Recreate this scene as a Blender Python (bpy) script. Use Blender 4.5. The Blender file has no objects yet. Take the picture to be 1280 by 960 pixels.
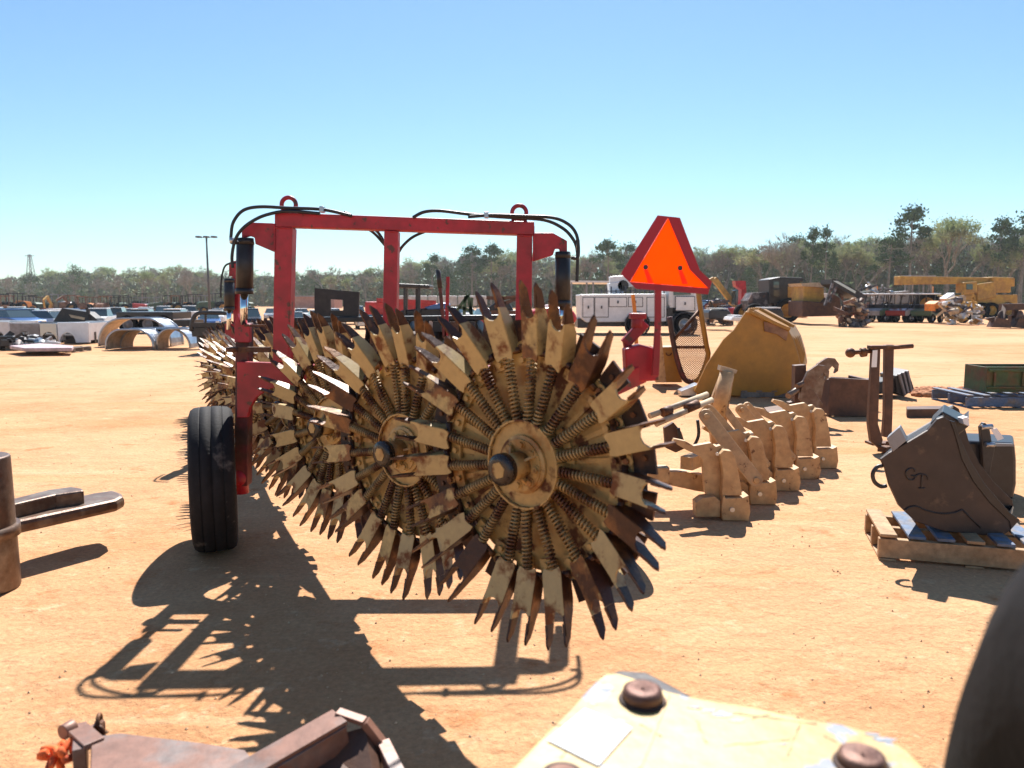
import bpy, math, random
from mathutils import Vector, Matrix
random.seed(7)
R = math.radians
scene = bpy.context.scene
COL = scene.collection

# ---------------------------------------------------------------- camera
CAMZ = 1.5
PITCH = R(6.31)
FPX = 950.0
cd = bpy.data.cameras.new("camera")
cd.sensor_width = 36.0
cd.lens = FPX * 36.0 / 1280.0
cd.clip_start = 0.05
cd.clip_end = 5000
cd.dof.use_dof = True
cd.dof.focus_distance = 6.0
cd.dof.aperture_fstop = 3.4
cam = bpy.data.objects.new("camera", cd)
COL.objects.link(cam)
cam.location = (0, 0, CAMZ)
cam.rotation_euler = (math.pi / 2 - PITCH, 0, 0)
scene.camera = cam

# ---------------------------------------------------------------- world, sun
SUN_EL = R(51)
SUN_AZ = R(4)            # to the right of the view axis (+Y)
w = bpy.data.worlds.new("World")
scene.world = w
w.use_nodes = True
nt = w.node_tree
nt.nodes.clear()
sky = nt.nodes.new("ShaderNodeTexSky")
sky.sky_type = 'NISHITA'
sky.sun_disc = False
sky.sun_elevation = SUN_EL
sky.sun_rotation = SUN_AZ
sky.air_density = 1.0
sky.dust_density = 0.2
sky.ozone_density = 2.2
bg = nt.nodes.new("ShaderNodeBackground")
bg.inputs[1].default_value = 0.064
wo = nt.nodes.new("ShaderNodeOutputWorld")
tint = nt.nodes.new("ShaderNodeMix"); tint.data_type = 'RGBA'; tint.blend_type = 'MULTIPLY'
tint.inputs[0].default_value = 1.0
tint.inputs[7].default_value = (.79, .97, 1.03, 1)      # the clear cyan cast of the day's sky
nt.links.new(sky.outputs[0], tint.inputs[6])
nt.links.new(tint.outputs[2], bg.inputs[0])
nt.links.new(bg.outputs[0], wo.inputs[0])
ld = bpy.data.lights.new("sun", 'SUN')
ld.energy = 4.6
ld.angle = R(0.5)
ld.color = (1.0, 0.955, 0.90)
sun = bpy.data.objects.new("sun", ld)
COL.objects.link(sun)
sdir = Vector((math.sin(SUN_AZ) * math.cos(SUN_EL), math.cos(SUN_AZ) * math.cos(SUN_EL), math.sin(SUN_EL)))
sun.rotation_euler = sdir.to_track_quat('Z', 'Y').to_euler()
sun.location = (0, 0, 30)
scene.view_settings.view_transform = 'Standard'
scene.view_settings.look = 'None'
scene.view_settings.gamma = 1
scene.view_settings.exposure = 1.16

# ---------------------------------------------------------------- image <-> space helpers
_F = Vector((0, math.cos(PITCH), -math.sin(PITCH)))
_R = Vector((1, 0, 0))
_U = Vector((0, math.sin(PITCH), math.cos(PITCH)))
_C = Vector((0, 0, CAMZ))
def ray(x, y):
    return _F + _R * ((x - 640) / FPX) + _U * ((480 - y) / FPX)
def P(x, y, zc):
    return _C + ray(x, y) * zc
def Q(x, y, Y):
    r = ray(x, y)
    return _C + r * (Y / r.y)
def G(x, y, h=0.0):
    r = ray(x, y)
    return _C + r * ((h - CAMZ) / r.z)
def gx(x, Y, z=0.0):
    return (x - 640) / FPX * (Y * math.cos(PITCH) + (CAMZ - z) * math.sin(PITCH))

# ---------------------------------------------------------------- materials
def ramp(n, cols):
    e = n.color_ramp.elements
    while len(e) > len(cols):
        e.remove(e[-1])
    while len(e) < len(cols):
        e.new(0.5)
    for i, (p, c) in enumerate(cols):
        e[i].position = p
        e[i].color = (*c, 1)
def mat(name, c1, c2=None, scale=6.0, lo=0.45, hi=0.6, rough=0.6, metal=0.0, bump=0.15, bscale=40,
        c3=None, s3=2.0, lo3=0.55, hi3=0.7, vary=0.25, spec=0.5, transl=0.0, detail=8, rough2=None, dist=0.0):
    m = bpy.data.materials.new(name)
    m.use_nodes = True
    t = m.node_tree
    N, L = t.nodes, t.links
    b = N["Principled BSDF"]
    b.inputs["Roughness"].default_value = rough
    b.inputs["Metallic"].default_value = metal
    b.inputs["Specular IOR Level"].default_value = spec
    tc = N.new("ShaderNodeTexCoord")
    oi = N.new("ShaderNodeObjectInfo")
    ad = N.new("ShaderNodeVectorMath"); ad.operation = 'MULTIPLY_ADD'
    cmb = N.new("ShaderNodeCombineXYZ")
    for k in range(3):
        L.new(oi.outputs["Random"], cmb.inputs[k])
    L.new(cmb.outputs[0], ad.inputs[0])
    ad.inputs[1].default_value = (17, 31, 23)
    L.new(tc.outputs["Object"], ad.inputs[2])
    def noise(s, d=detail, r=0.6):
        n = N.new("ShaderNodeTexNoise")
        n.inputs["Scale"].default_value = s
        n.inputs["Detail"].default_value = d
        n.inputs["Roughness"].default_value = r
        n.inputs["Distortion"].default_value = dist
        L.new(ad.outputs[0], n.inputs["Vector"])
        return n.outputs["Fac"]
    def mix(f, a, b_):
        x = N.new("ShaderNodeMix"); x.data_type = 'RGBA'
        L.new(f, x.inputs[0])
        for s, i in ((a, 6), (b_, 7)):
            if isinstance(s, tuple): x.inputs[i].default_value = (*s, 1)
            else: L.new(s, x.inputs[i])
        return x.outputs[2]
    def mr(f, a, b_, c=0.0, d=1.0):
        x = N.new("ShaderNodeMapRange")
        L.new(f, x.inputs[0])
        for i, v in zip((1, 2, 3, 4), (a, b_, c, d)): x.inputs[i].default_value = v
        return x.outputs[0]
    col = c1
    if c2 is not None:
        f = mr(noise(scale), lo, hi)
        col = mix(f, c1, c2)
        if rough2 is not None:
            L.new(mr(f, 0, 1, rough, rough2), b.inputs["Roughness"])
    if c3 is not None:
        col = mix(mr(noise(s3, 6), lo3, hi3), col, c3)
    if vary > 0:
        v = N.new("ShaderNodeHueSaturation")
        L.new(mr(noise(scale * 3.3, 4), 0.3, 0.7, 1 - vary, 1 + vary), v.inputs["Value"])
        if isinstance(col, tuple): v.inputs["Color"].default_value = (*col, 1)
        else: L.new(col, v.inputs["Color"])
        col = v.outputs[0]
    if isinstance(col, tuple): b.inputs["Base Color"].default_value = (*col, 1)
    else: L.new(col, b.inputs["Base Color"])
    if bump > 0:
        bn = N.new("ShaderNodeBump")
        bn.inputs["Strength"].default_value = bump
        bn.inputs["Distance"].default_value = 0.01
        L.new(noise(bscale, 4), bn.inputs["Height"])
        L.new(bn.outputs[0], b.inputs["Normal"])
    if transl > 0:
        tr = N.new("ShaderNodeBsdfTranslucent")
        if isinstance(col, tuple): tr.inputs[0].default_value = (*col, 1)
        else: L.new(col, tr.inputs[0])
        ms = N.new("ShaderNodeMixShader"); ms.inputs[0].default_value = transl
        L.new(b.outputs[0], ms.inputs[1]); L.new(tr.outputs[0], ms.inputs[2])
        L.new(ms.outputs[0], N["Material Output"].inputs[0])
    return m

M = {}
M['cream'] = mat('cream_paint', (.46, .29, .10), (.10, .033, .010), 11, .53, .61, .45, 0, .12, 60, c3=(.32, .14, .03), s3=6, lo3=.53, hi3=.64, vary=.15, rough2=.85)
M['rustytine'] = mat('rusty_tine', (.22, .09, .025), (.07, .025, .011), 12, .48, .6, .6, .1, .2, 60, c3=(.45, .32, .13), s3=9, lo3=.49, hi3=.55, vary=.25)
M['tine'] = mat('tine_paint', (.46, .325, .135), (.17, .055, .013), 10, .51, .61, .4, 0, .08, 60, vary=.1, rough2=.8)
M['rust'] = mat('rusty_steel', (.075, .028, .013), (.17, .065, .02), 12, .45, .65, .6, .25, .25, 70, vary=.3)
M['prong'] = mat('worn_prong', (.055, .02, .010), (.20, .085, .026), 9, .52, .66, .42, .35, .2, 60, c3=(.035, .018, .012), s3=6, vary=.3)
M['spring'] = mat('spring_steel', (.36, .24, .10), (.10, .035, .014), 8, .46, .58, .45, .3, .1, 80, vary=.3)
M['darkmount'] = mat('dark_rusty_plate', (.035, .018, .014), (.13, .05, .02), 10, .5, .7, .65, .2, .2, 60)
M['red'] = mat('red_paint', (.40, .014, .028), (.27, .012, .02), 4, .4, .6, .42, 0, .1, 30, c3=(.10, .028, .018), s3=16, lo3=.60, hi3=.64, vary=.2)
M['blackpaint'] = mat('black_paint', (.014, .014, .017), (.035, .03, .028), 6, .45, .7, .45, 0, .1, 50)
M['grease'] = mat('greasy_black', (.012, .010, .010), (.05, .025, .012), 9, .5, .7, .25, 0, .3, 40)
M['hose'] = mat('hydraulic_hose', (.012, .012, .016), None, rough=.4, bump=.1, vary=.1)
M['chrome'] = mat('chrome_rod', (.7, .72, .75), None, rough=.08, metal=1, bump=0, vary=0)
M['rubber'] = mat('old_rubber', (.006, .0065, .008), (.011, .011, .013), 5, .4, .7, .9, 0, .3, 50, vary=.2, spec=.12)
M['dusty_rubber'] = mat('dusty_rubber', (.009, .009, .011), (.018, .016, .017), 5, .4, .7, .8, 0, .3, 60, c3=(.12, .10, .085), s3=3.5, lo3=.60, hi3=.66, vary=.2, spec=.3)
M['browntube'] = mat('rust_stained_leg', (.06, .03, .022), (.16, .03, .03), 5, .45, .6, .6, .1, .2, 50)
M['smv_orange'] = mat('fluorescent_orange', (1.0, .20, .015), None, rough=.5, bump=0, vary=.03, transl=.93)
M['smv_faded'] = mat('faded_orange', (1.0, .36, .20), None, rough=.5, bump=0, vary=.05, transl=.9)
M['smv_red'] = mat('retroreflective_red', (.42, .02, .04), None, rough=.35, bump=.02, vary=.05, transl=.3)
M['tan'] = mat('tan_paint', (.55, .35, .17), (.44, .26, .12), 7, .42, .62, .55, 0, .2, 50, c3=(.14, .055, .02), s3=14, lo3=.62, hi3=.68, vary=.14)
M['yellow'] = mat('machine_yellow', (.43, .20, .022), (.34, .16, .02), 3, .4, .6, .4, 0, .06, 40, c3=(.2, .1, .03), s3=6, lo3=.66, hi3=.75, vary=.08)
M['yellow_far'] = mat('machine_yellow_far', (.50, .29, .05), (.38, .2, .05), 1.5, .4, .6, .6, 0, 0, vary=.2)
M['paleyellow'] = mat('pale_yellow_paint', (.49, .36, .135), (.36, .22, .075), 7, .50, .66, .5, 0, .16, 35, c3=(.20, .22, .27), s3=9, lo3=.575, hi3=.60, vary=.25)
M['galv'] = mat('galvanised_steel', (.48, .50, .53), (.36, .37, .4), 3, .4, .6, .3, .85, .05, 20, vary=.1)
M['darkbrown'] = mat('dark_brown_steel', (.07, .035, .024), (.12, .055, .03), 4, .4, .65, .6, .1, .2, 40)
M['bucketblack'] = mat('scuffed_black_steel', (.050, .030, .023), (.036, .024, .021), 3, .4, .65, .5, .1, .1, 30, c3=(.12, .075, .05), s3=7, lo3=.58, hi3=.68, vary=.25)
M['innerblack'] = mat('black_inside', (.010, .010, .014), (.022, .022, .026), 4, .4, .65, .35, 0, .1, 40)
M['wood'] = mat('pallet_wood', (.42, .27, .15), (.3, .18, .09), 8, .4, .65, .8, 0, .3, 60)
M['bluewood'] = mat('blue_painted_wood', (.10, .15, .24), (.2, .16, .13), 8, .45, .65, .75, 0, .3, 60)
M['greywood'] = mat('grey_wood', (.24, .2, .16), (.15, .12, .1), 8, .4, .65, .85, 0, .3, 60)
M['paper'] = mat('white_paper', (.82, .82, .82), None, rough=.7, bump=0, vary=.02)
M['ironbrown'] = mat('worn_brown_iron', (.14, .085, .06), (.22, .17, .13), 7, .45, .65, .42, .45, .15, 50, c3=(.12, .05, .025), s3=5)
M['plate'] = mat('weathered_plate', (.20, .10, .07), (.17, .14, .13), 6, .45, .62, .5, .15, .1, 40, c3=(.2, .07, .04), s3=6, lo3=.6, hi3=.7)
M['pinsteel'] = mat('rusty_pin', (.12, .055, .04), (.2, .11, .08), 14, .45, .65, .55, .4, .3, 60)
M['white'] = mat('white_paint', (.72, .73, .74), (.6, .6, .6), 2, .45, .7, .35, 0, 0, vary=.06)
M['silver'] = mat('silver_paint', (.42, .44, .46), None, rough=.25, metal=.7, bump=0, vary=.05)
M['bluecar'] = mat('blue_paint', (.05, .12, .3), None, rough=.25, metal=.2, bump=0, vary=.1)
M['darkcar'] = mat('dark_paint', (.04, .04, .05), None, rough=.2, metal=.2, bump=0, vary=.1)
M['maroon'] = mat('maroon_paint', (.2, .02, .02), None, rough=.25, metal=.2, bump=0, vary=.1)
M['glass'] = mat('vehicle_glass', (.03, .05, .06), None, rough=.05, bump=0, vary=0, spec=.8)
M['grey'] = mat('grey_paint', (.26, .26, .27), (.2, .19, .19), 3, rough=.5, bump=0, vary=.1)
M['beige'] = mat('beige_lining', (.5, .38, .25), (.4, .3, .2), 3, rough=.7, bump=0)
M['redfar'] = mat('red_far', (.5, .03, .035), (.35, .03, .03), 2, rough=.4, bump=0)
M['orange'] = mat('orange_post', (.75, .24, .03), (.6, .2, .04), 4, rough=.6, bump=0)
M['green'] = mat('green_paint', (.03, .08, .04), (.06, .08, .04), 3, rough=.5, bump=0)
M['mossgreen'] = mat('mossy_green_paint', (.05, .09, .03), (.11, .06, .02), 4, .42, .6, .6, 0, .2, 40, c3=(.14, .04, .02), s3=3)
M['rustfar'] = mat('rust_far', (.17, .08, .05), (.28, .15, .08), 2, rough=.8, bump=0, vary=.4)
M['scrap'] = mat('mixed_scrap', (.05, .045, .05), (.22, .2, .2), 3, .5, .6, .6, .2, 0, c3=(.2, .08, .04), s3=2, vary=.4)
M['brick'] = mat('pinkish_brick', (.42, .24, .19), (.36, .2, .16), 3, rough=.9, bump=0)
M['pine'] = mat('pine_needles', (.055, .10, .04), (.09, .14, .06), .5, .4, .65, .8, 0, 0, vary=.4, spec=0.0)
M['bud'] = mat('budding_leaves', (.26, .31, .13), (.32, .31, .18), .4, .4, .65, .8, 0, 0, vary=.35, transl=.3, spec=0.0)
M['twig'] = mat('bare_twigs', (.25, .225, .19), (.31, .28, .23), .4, .4, .65, .9, 0, 0, vary=.3, spec=0.0)
M['pinkbud'] = mat('reddish_buds', (.28, .21, .18), (.26, .22, .18), .4, .4, .65, .9, 0, 0, vary=.3, spec=0.0)
M['bark'] = mat('tree_bark', (.19, .165, .135), (.27, .24, .20), 1.5, .4, .65, .9, 0, 0, vary=.3, spec=0.0)
M['brush'] = mat('understory_brush', (.14, .18, .09), (.20, .185, .13), .3, .4, .65, .9, 0, 0, vary=.4, spec=0.0)
M['lampgrey'] = mat('lamp_metal', (.06, .06, .07), None, rough=.5, bump=0, vary=.1)
M['orangerag'] = mat('orange_rag', (.75, .14, .03), (.4, .06, .02), 20, rough=.8, bump=.3)
M['pink'] = mat('faded_pink_panel', (.5, .36, .38), (.36, .28, .28), 3, rough=.6, bump=0)
M['container'] = mat('white_plastic', (.5, .46, .42), (.42, .38, .34), .5, rough=.8, bump=0)
M['chip'] = mat('bare_chipped_metal', (.20, .24, .30), (.30, .30, .30), 60, rough=.5, bump=.1)
M['stone'] = mat('pebble', (.62, .42, .25), (.50, .30, .16), 3, rough=.9, bump=.1, vary=.4)

def ground_mat():
    m = bpy.data.materials.new('sandy_clay')
    m.use_nodes = True
    t = m.node_tree; N, L = t.nodes, t.links
    b = N["Principled BSDF"]
    b.inputs["Roughness"].default_value = .95
    b.inputs["Specular IOR Level"].default_value = .15
    tc = N.new("ShaderNodeTexCoord")
    def mp(sx, sy, rz=0):
        x = N.new("ShaderNodeMapping"); x.inputs["Scale"].default_value = (sx, sy, 1); x.inputs["Rotation"].default_value = (0, 0, rz)
        L.new(tc.outputs["Object"], x.inputs[0]); return x.outputs[0]
    def noise(s, d=8, r=.6, v=None, dist=0):
        n = N.new("ShaderNodeTexNoise"); n.inputs["Scale"].default_value = s; n.inputs["Detail"].default_value = d
        n.inputs["Roughness"].default_value = r; n.inputs["Distortion"].default_value = dist
        L.new(v or tc.outputs["Object"], n.inputs["Vector"]); return n.outputs["Fac"]
    def mr(f, a, b_, c=0., d=1.):
        x = N.new("ShaderNodeMapRange"); L.new(f, x.inputs[0])
        for i, v in zip((1, 2, 3, 4), (a, b_, c, d)): x.inputs[i].default_value = v
        return x.outputs[0]
    def mix(f, a, c):
        x = N.new("ShaderNodeMix"); x.data_type = 'RGBA'; L.new(f, x.inputs[0])
        for s, i in ((a, 6), (c, 7)):
            if isinstance(s, tuple): x.inputs[i].default_value = (*s, 1)
            else: L.new(s, x.inputs[i])
        return x.outputs[2]
    c = mix(mr(noise(.9, 7, .68), .38, .64), (.54, .300, .152), (.44, .215, .098))
    c = mix(mr(noise(.16, 5), .42, .62), c, (.56, .335, .185))
    c = mix(mr(noise(2.6, 9, .7), .57, .70), c, (.40, .165, .065))
    c = mix(mr(noise(5.5, 9, .75), .56, .68), c, (.60, .38, .22))
    # stretched streaks left by tyres and a grader
    c = mix(mr(noise(1.0, 5, .6, mp(.12, .9, .12)), .56, .70), c, (.45, .24, .105))
    c = mix(mr(noise(1.0, 5, .6, mp(.3, 2.2, -.25)), .62, .72), c, (.58, .36, .205))
    hs = N.new("ShaderNodeHueSaturation"); L.new(c, hs.inputs["Color"])
    L.new(mr(noise(38, 6, .75),   .3, .7, .72, 1.18), hs.inputs["Value"])
    # dark grains
    vo = N.new("ShaderNodeTexVoronoi"); vo.inputs["Scale"].default_value = 26
    L.new(tc.outputs["Object"], vo.inputs["Vector"])
    c = mix(mr(vo.outputs["Distance"], .07, .13, .55, 0), hs.outputs[0], (.30, .17, .09))
    L.new(c, b.inputs["Base Color"])
    def bump(h, s, dst, nrm=None):
        x = N.new("ShaderNodeBump"); x.inputs["Strength"].default_value = s; x.inputs["Distance"].default_value = dst
        L.new(h, x.inputs["Height"])
        if nrm: L.new(nrm, x.inputs["Normal"])
        return x.outputs[0]
    n1 = bump(noise(3.2, 6, .62), 1.0, .055)
    n2 = bump(noise(17, 7, .72), .7, .013, n1)
    n3 = bump(noise(80, 4, .7), .5, .004, n2)
    L.new(n3, b.inputs["Normal"])
    return m
M['ground'] = ground_mat()

# ---------------------------------------------------------------- mesh helpers
ORG = {}
def sstep(a, b, x):
    t = max(0.0, min(1.0, (x - a) / (b - a))); return t * t * (3 - 2 * t)
def gz(x, y):
    # the vehicle lot on the left lies about a metre below the yard
    return -1.0 * sstep(36, 62, y) * (1 - sstep(.02, .14, x / max(y, 1)))
def drop(o):
    o.location.z += gz(o.location.x, o.location.y); return o
def tag(o, label=None, cat=None, group=None, kind=None):
    if label: o['label'] = label
    if cat: o['category'] = cat
    if group: o['group'] = group
    if kind: o['kind'] = kind
    return o
def thing(name, label, cat, loc=(0, 0, 0), group=None, rz=0):
    o = bpy.data.objects.new(name, None)
    o.empty_display_size = .2
    COL.objects.link(o)
    o.location = loc
    o.rotation_euler = (0, 0, rz)
    ORG[o.name] = Vector(loc)
    return tag(o, label, cat, group)
def perp(d):
    d = d.normalized()
    a = Vector((0, 0, 1)) if abs(d.z) < .9 else Vector((1, 0, 0))
    u = d.cross(a).normalized()
    return u, d.cross(u).normalized()
def smooth_path(pts, n=6):
    pts = [Vector(p) for p in pts]
    out = []
    for i in range(len(pts) - 1):
        p0 = pts[max(i - 1, 0)]; p1 = pts[i]; p2 = pts[i + 1]; p3 = pts[min(i + 2, len(pts) - 1)]
        for k in range(n):
            t = k / n
            out.append(.5 * ((2 * p1) + (p2 - p0) * t + (2 * p0 - 5 * p1 + 4 * p2 - p3) * t * t + (3 * p1 - p0 - 3 * p2 + p3) * t ** 3))
    out.append(pts[-1])
    return out
class MB:
    def __init__(s):
        s.v = []; s.f = []; s.sm = []; s.mi = []; s.m = 0; s.X = None
    def add(s, vs, fs, sm=False):
        b = len(s.v)
        for p in vs:
            p = Vector(p)
            if s.X is not None: p = s.X @ p
            s.v.append(p)
        for i, f in enumerate(fs):
            s.f.append([b + k for k in f])
            s.sm.append(sm if isinstance(sm, bool) else sm[i])
            s.mi.append(s.m)
        return s
    def box(s, c, d, rot=None):
        c = Vector(c); x, y, z = d[0] / 2, d[1] / 2, d[2] / 2
        vs = [Vector((i * x, j * y, k * z)) for i in (-1, 1) for j in (-1, 1) for k in (-1, 1)]
        if rot is not None:
            if not isinstance(rot, Matrix): rot = Matrix.Rotation(rot, 3, 'Z')
            vs = [rot @ p for p in vs]
        return s.add([p + c for p in vs], [(0, 1, 3, 2), (4, 6, 7, 5), (0, 4, 5, 1), (2, 3, 7, 6), (0, 2, 6, 4), (1, 5, 7, 3)])
    def prism(s, pts, vec):
        pts = [Vector(p) for p in pts]; vec = Vector(vec); n = len(pts)
        nrm = Vector((0, 0, 0))
        for i in range(n): nrm += pts[i].cross(pts[(i + 1) % n])
        if nrm.dot(vec) > 0: pts.reverse()
        fs = [tuple(range(n)), tuple(range(2 * n - 1, n - 1, -1))]
        fs += [((i + 1) % n, i, i + n, (i + 1) % n + n) for i in range(n)]
        return s.add(pts + [p + vec for p in pts], fs)
    def beam(s, p0, p1, w_, h_, up=(0, 0, 1)):
        p0 = Vector(p0); p1 = Vector(p1); d = (p1 - p0).normalized(); up = Vector(up)
        if abs(d.dot(up)) > .98: up = Vector((0, 1, 0))
        r = d.cross(up).normalized() * (w_ / 2); u = r.cross(d).normalized() * (h_ / 2)
        a = [p0 - r - u, p0 + r - u, p0 + r + u, p0 - r + u]
        return s.prism(a, p1 - p0)
    def cyl(s, p0, p1, r0, r1=None, n=16, caps=True, smooth=True):
        if r1 is None: r1 = r0
        p0 = Vector(p0); p1 = Vector(p1); u, v = perp(p1 - p0)
        vs = []
        for p, r in ((p0, r0), (p1, r1)):
            for k in range(n):
                a = 2 * math.pi * k / n
                vs.append(p + u * (r * math.cos(a)) + v * (r * math.sin(a)))
        fs = [(k, (k + 1) % n, n + (k + 1) % n, n + k) for k in range(n)]; sm = [smooth] * n
        if caps: fs += [tuple(range(n - 1, -1, -1)), tuple(range(n, 2 * n))]; sm += [False, False]
        return s.add(vs, fs, sm)
    def tube(s, path, r, n=8, closed=False, caps=True):
        path = [Vector(p) for p in path]; m = len(path)
        rs = r if isinstance(r, (list, tuple)) else [r] * m
        vs = []; u = None
        for i, p in enumerate(path):
            if closed: d = path[(i + 1) % m] - path[i - 1]
            else: d = path[min(i + 1, m - 1)] - path[max(i - 1, 0)]
            if d.length < 1e-9: d = Vector((0, 0, 1))
            d.normalize()
            if u is None: u, v = perp(d)
            else:
                u = u - d * u.dot(d)
                u = u.normalized() if u.length > 1e-6 else perp(d)[0]
                v = d.cross(u)
            for k in range(n):
                a = 2 * math.pi * k / n
                vs.append(p + u * (rs[i] * math.cos(a)) + v * (rs[i] * math.sin(a)))
        fs = []; 
        for i in range(m if closed else m - 1):
            j = (i + 1) % m
            for k in range(n):
                fs.append((i * n + k, i * n + (k + 1) % n, j * n + (k + 1) % n, j * n + k))
        sm = [True] * len(fs)
        if caps and not closed:
            fs += [tuple(range(n - 1, -1, -1)), tuple(range((m - 1) * n, m * n))]; sm += [False, False]
        return s.add(vs, fs, sm)
    def lathe(s, prof, c, axis, n=32, smooth=True, closed=True):
        c = Vector(c); ax = Vector(axis).normalized(); u, v = perp(ax); m = len(prof)
        vs = [c + ax * h + (u * math.cos(2 * math.pi * k / n) + v * math.sin(2 * math.pi * k / n)) * r for k in range(n) for (r, h) in prof]
        fs = []
        for k in range(n):
            k2 = (k + 1) % n
            for i in range(m if closed else m - 1):
                j = (i + 1) % m
                fs.append((k * m + i, k * m + j, k2 * m + j, k2 * m + i))
        return s.add(vs, fs, smooth)
    def sph(s, c, r, nu=12, nv=8):
        c = Vector(c); r = Vector(r) if not isinstance(r, (int, float)) else Vector((r, r, r))
        vs = [c + Vector((0, 0, r.z)), c - Vector((0, 0, r.z))]
        for i in range(1, nv):
            t = math.pi * i / nv
            for k in range(nu):
                a = 2 * math.pi * k / nu
                vs.append(c + Vector((r.x * math.sin(t) * math.cos(a), r.y * math.sin(t) * math.sin(a), r.z * math.cos(t))))
        fs = [(0, 2 + k, 2 + (k + 1) % nu) for k in range(nu)]
        for i in range(nv - 2):
            a = 2 + i * nu
            fs += [(a + k, a + nu + k, a + nu + (k + 1) % nu, a + (k + 1) % nu) for k in range(nu)]
        a = 2 + (nv - 2) * nu
        fs += [(1, a + (k + 1) % nu, a + k) for k in range(nu)]
        return s.add(vs, fs, True)
    def torus(s, c, axis, R_, r, n=24, m=8, a0=0, a1=2 * math.pi):
        c = Vector(c); u, v = perp(Vector(axis)); full = abs(a1 - a0 - 2 * math.pi) < 1e-6
        k = n if full else n + 1
        return s.tube([c + (u * math.cos(a0 + (a1 - a0) * i / n) + v * math.sin(a0 + (a1 - a0) * i / n)) * R_ for i in range(k)], r, m, closed=full)
    # silhouettes traced in the plane Y = const, then given real depth
    def sil(s, pts, Y, depth, vec=None):
        return s.prism([Q(x, y, Y) for x, y in pts], vec if vec is not None else (0, depth, 0))
    def build(s, name, mats, parent=None, bevel=0, mesh_only=False, loc=None):
        me = bpy.data.meshes.new(name)
        if parent is not None:
            r = parent
            while r.parent: r = r.parent
            off = ORG[r.name]
        elif loc is not None: off = Vector(loc)
        else:
            xs = [p.x for p in s.v]; ys = [p.y for p in s.v]; zs = [p.z for p in s.v]
            off = Vector(((min(xs) + max(xs)) / 2, (min(ys) + max(ys)) / 2, min(zs)))
        me.from_pydata([p - off for p in s.v], [], s.f)
        me.polygons.foreach_set("use_smooth", s.sm)
        me.polygons.foreach_set("material_index", s.mi)
        for x in (mats if isinstance(mats, (list, tuple)) else [mats]):
            me.materials.append(M[x])
        me.validate(); me.update()
        o = bpy.data.objects.new(name, me)
        COL.objects.link(o)
        if parent is not None: o.parent = parent
        else:
            o.location = off; ORG[o.name] = off
        if bevel:
            b = o.modifiers.new("bevel", 'BEVEL'); b.width = bevel; b.segments = 2; b.limit_method = 'ANGLE'; b.angle_limit = R(40)
        return o
def copy_tree(o, parent=None):
    c = o.copy(); COL.objects.link(c)
    if parent: c.parent = parent
    for ch in list(o.children): copy_tree(ch, c)
    return c
TYRE = [(.58, .36), (.72, .47), (.88, .5), (.95, .46), (.985, .38), (.995, .27), (.998, .255), (.988, .25), (.988, .235), (1.0, .23), (1.003, .02), (.992, .015), (.992, -.015), (1.003, -.02), (1.0, -.23), (.988, -.235), (.988, -.25), (.998, -.255), (.995, -.27), (.985, -.38), (.95, -.46), (.88, -.5), (.72, -.47), (.58, -.36)]
def tyre(mb, c, axis, r, wd, n=36):
    return mb.lathe([(a * r, b * wd) for a, b in TYRE], c, axis, n)
def rim(mb, c, axis, r, wd, n=24):
    c = Vector(c); ax = Vector(axis).normalized()
    mb.lathe([(.59 * r, .34 * wd), (.59 * r, -.34 * wd), (.53 * r, -.3 * wd), (.5 * r, .05 * wd), (.18 * r, .12 * wd), (.16 * r, .3 * wd), (.001, .3 * wd), (.001, .05 * wd), (.45 * r, -.02 * wd), (.53 * r, .3 * wd)], c, ax, n)
    return mb

# ================================================================ SETTING
g = MB()
_ys = [-300, -20, 0, 10, 20, 30, 34] + [36 + 1.3 * i for i in range(21)] + [66, 75, 90, 110, 140, 180, 250, 400, 800, 2500]
_xs = [-1500, -600, -300, -150, -80, -50, -30, -20, -12, -6, -3] + [-2 + 1.0 * i for i in range(40)] + [45, 60, 90, 150, 300, 700, 1500]
g.add([(x_, y_, gz(x_, y_)) for y_ in _ys for x_ in _xs], [(j * len(_xs) + i, j * len(_xs) + i + 1, (j + 1) * len(_xs) + i + 1, (j + 1) * len(_xs) + i) for j in range(len(_ys) - 1) for i in range(len(_xs) - 1)], True)
tag(g.build('ground', 'ground', loc=(0, 0, 0)), kind='structure')
# loose stones and clods over the near ground
g = MB()
rs = random.Random(3)
for i in range(2600):
    y = 1.6 + 16 * rs.random() ** 2.0
    x = rs.uniform(-.75, .75) * (y + .8)
    r = rs.choice([.002, .003, .003, .004, .006]) * (1 + y * .05)
    if rs.random() < .004: r *= 2.0
    a = rs.random() * 6.28
    vs = []
    for (px, py, pz) in ((1, 0, 0), (0, 1, 0), (-1, 0, 0), (0, -1, 0), (0, 0, .8), (0, 0, -.5)):
        k = rs.uniform(.7, 1.25)
        vs.append((x + r * k * (px * math.cos(a) - py * math.sin(a)), y + r * k * (px * math.sin(a) + py * math.cos(a)), r * .35 + r * k * pz))
    g.add(vs, [(0, 1, 4), (1, 2, 4), (2, 3, 4), (3, 0, 4), (1, 0, 5), (2, 1, 5), (3, 2, 5), (0, 3, 5)])
tag(g.build('gravel', 'stone', loc=(0, 0, 0)), 'small tan stones and clods scattered over the sandy ground', 'gravel', kind='stuff')
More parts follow.
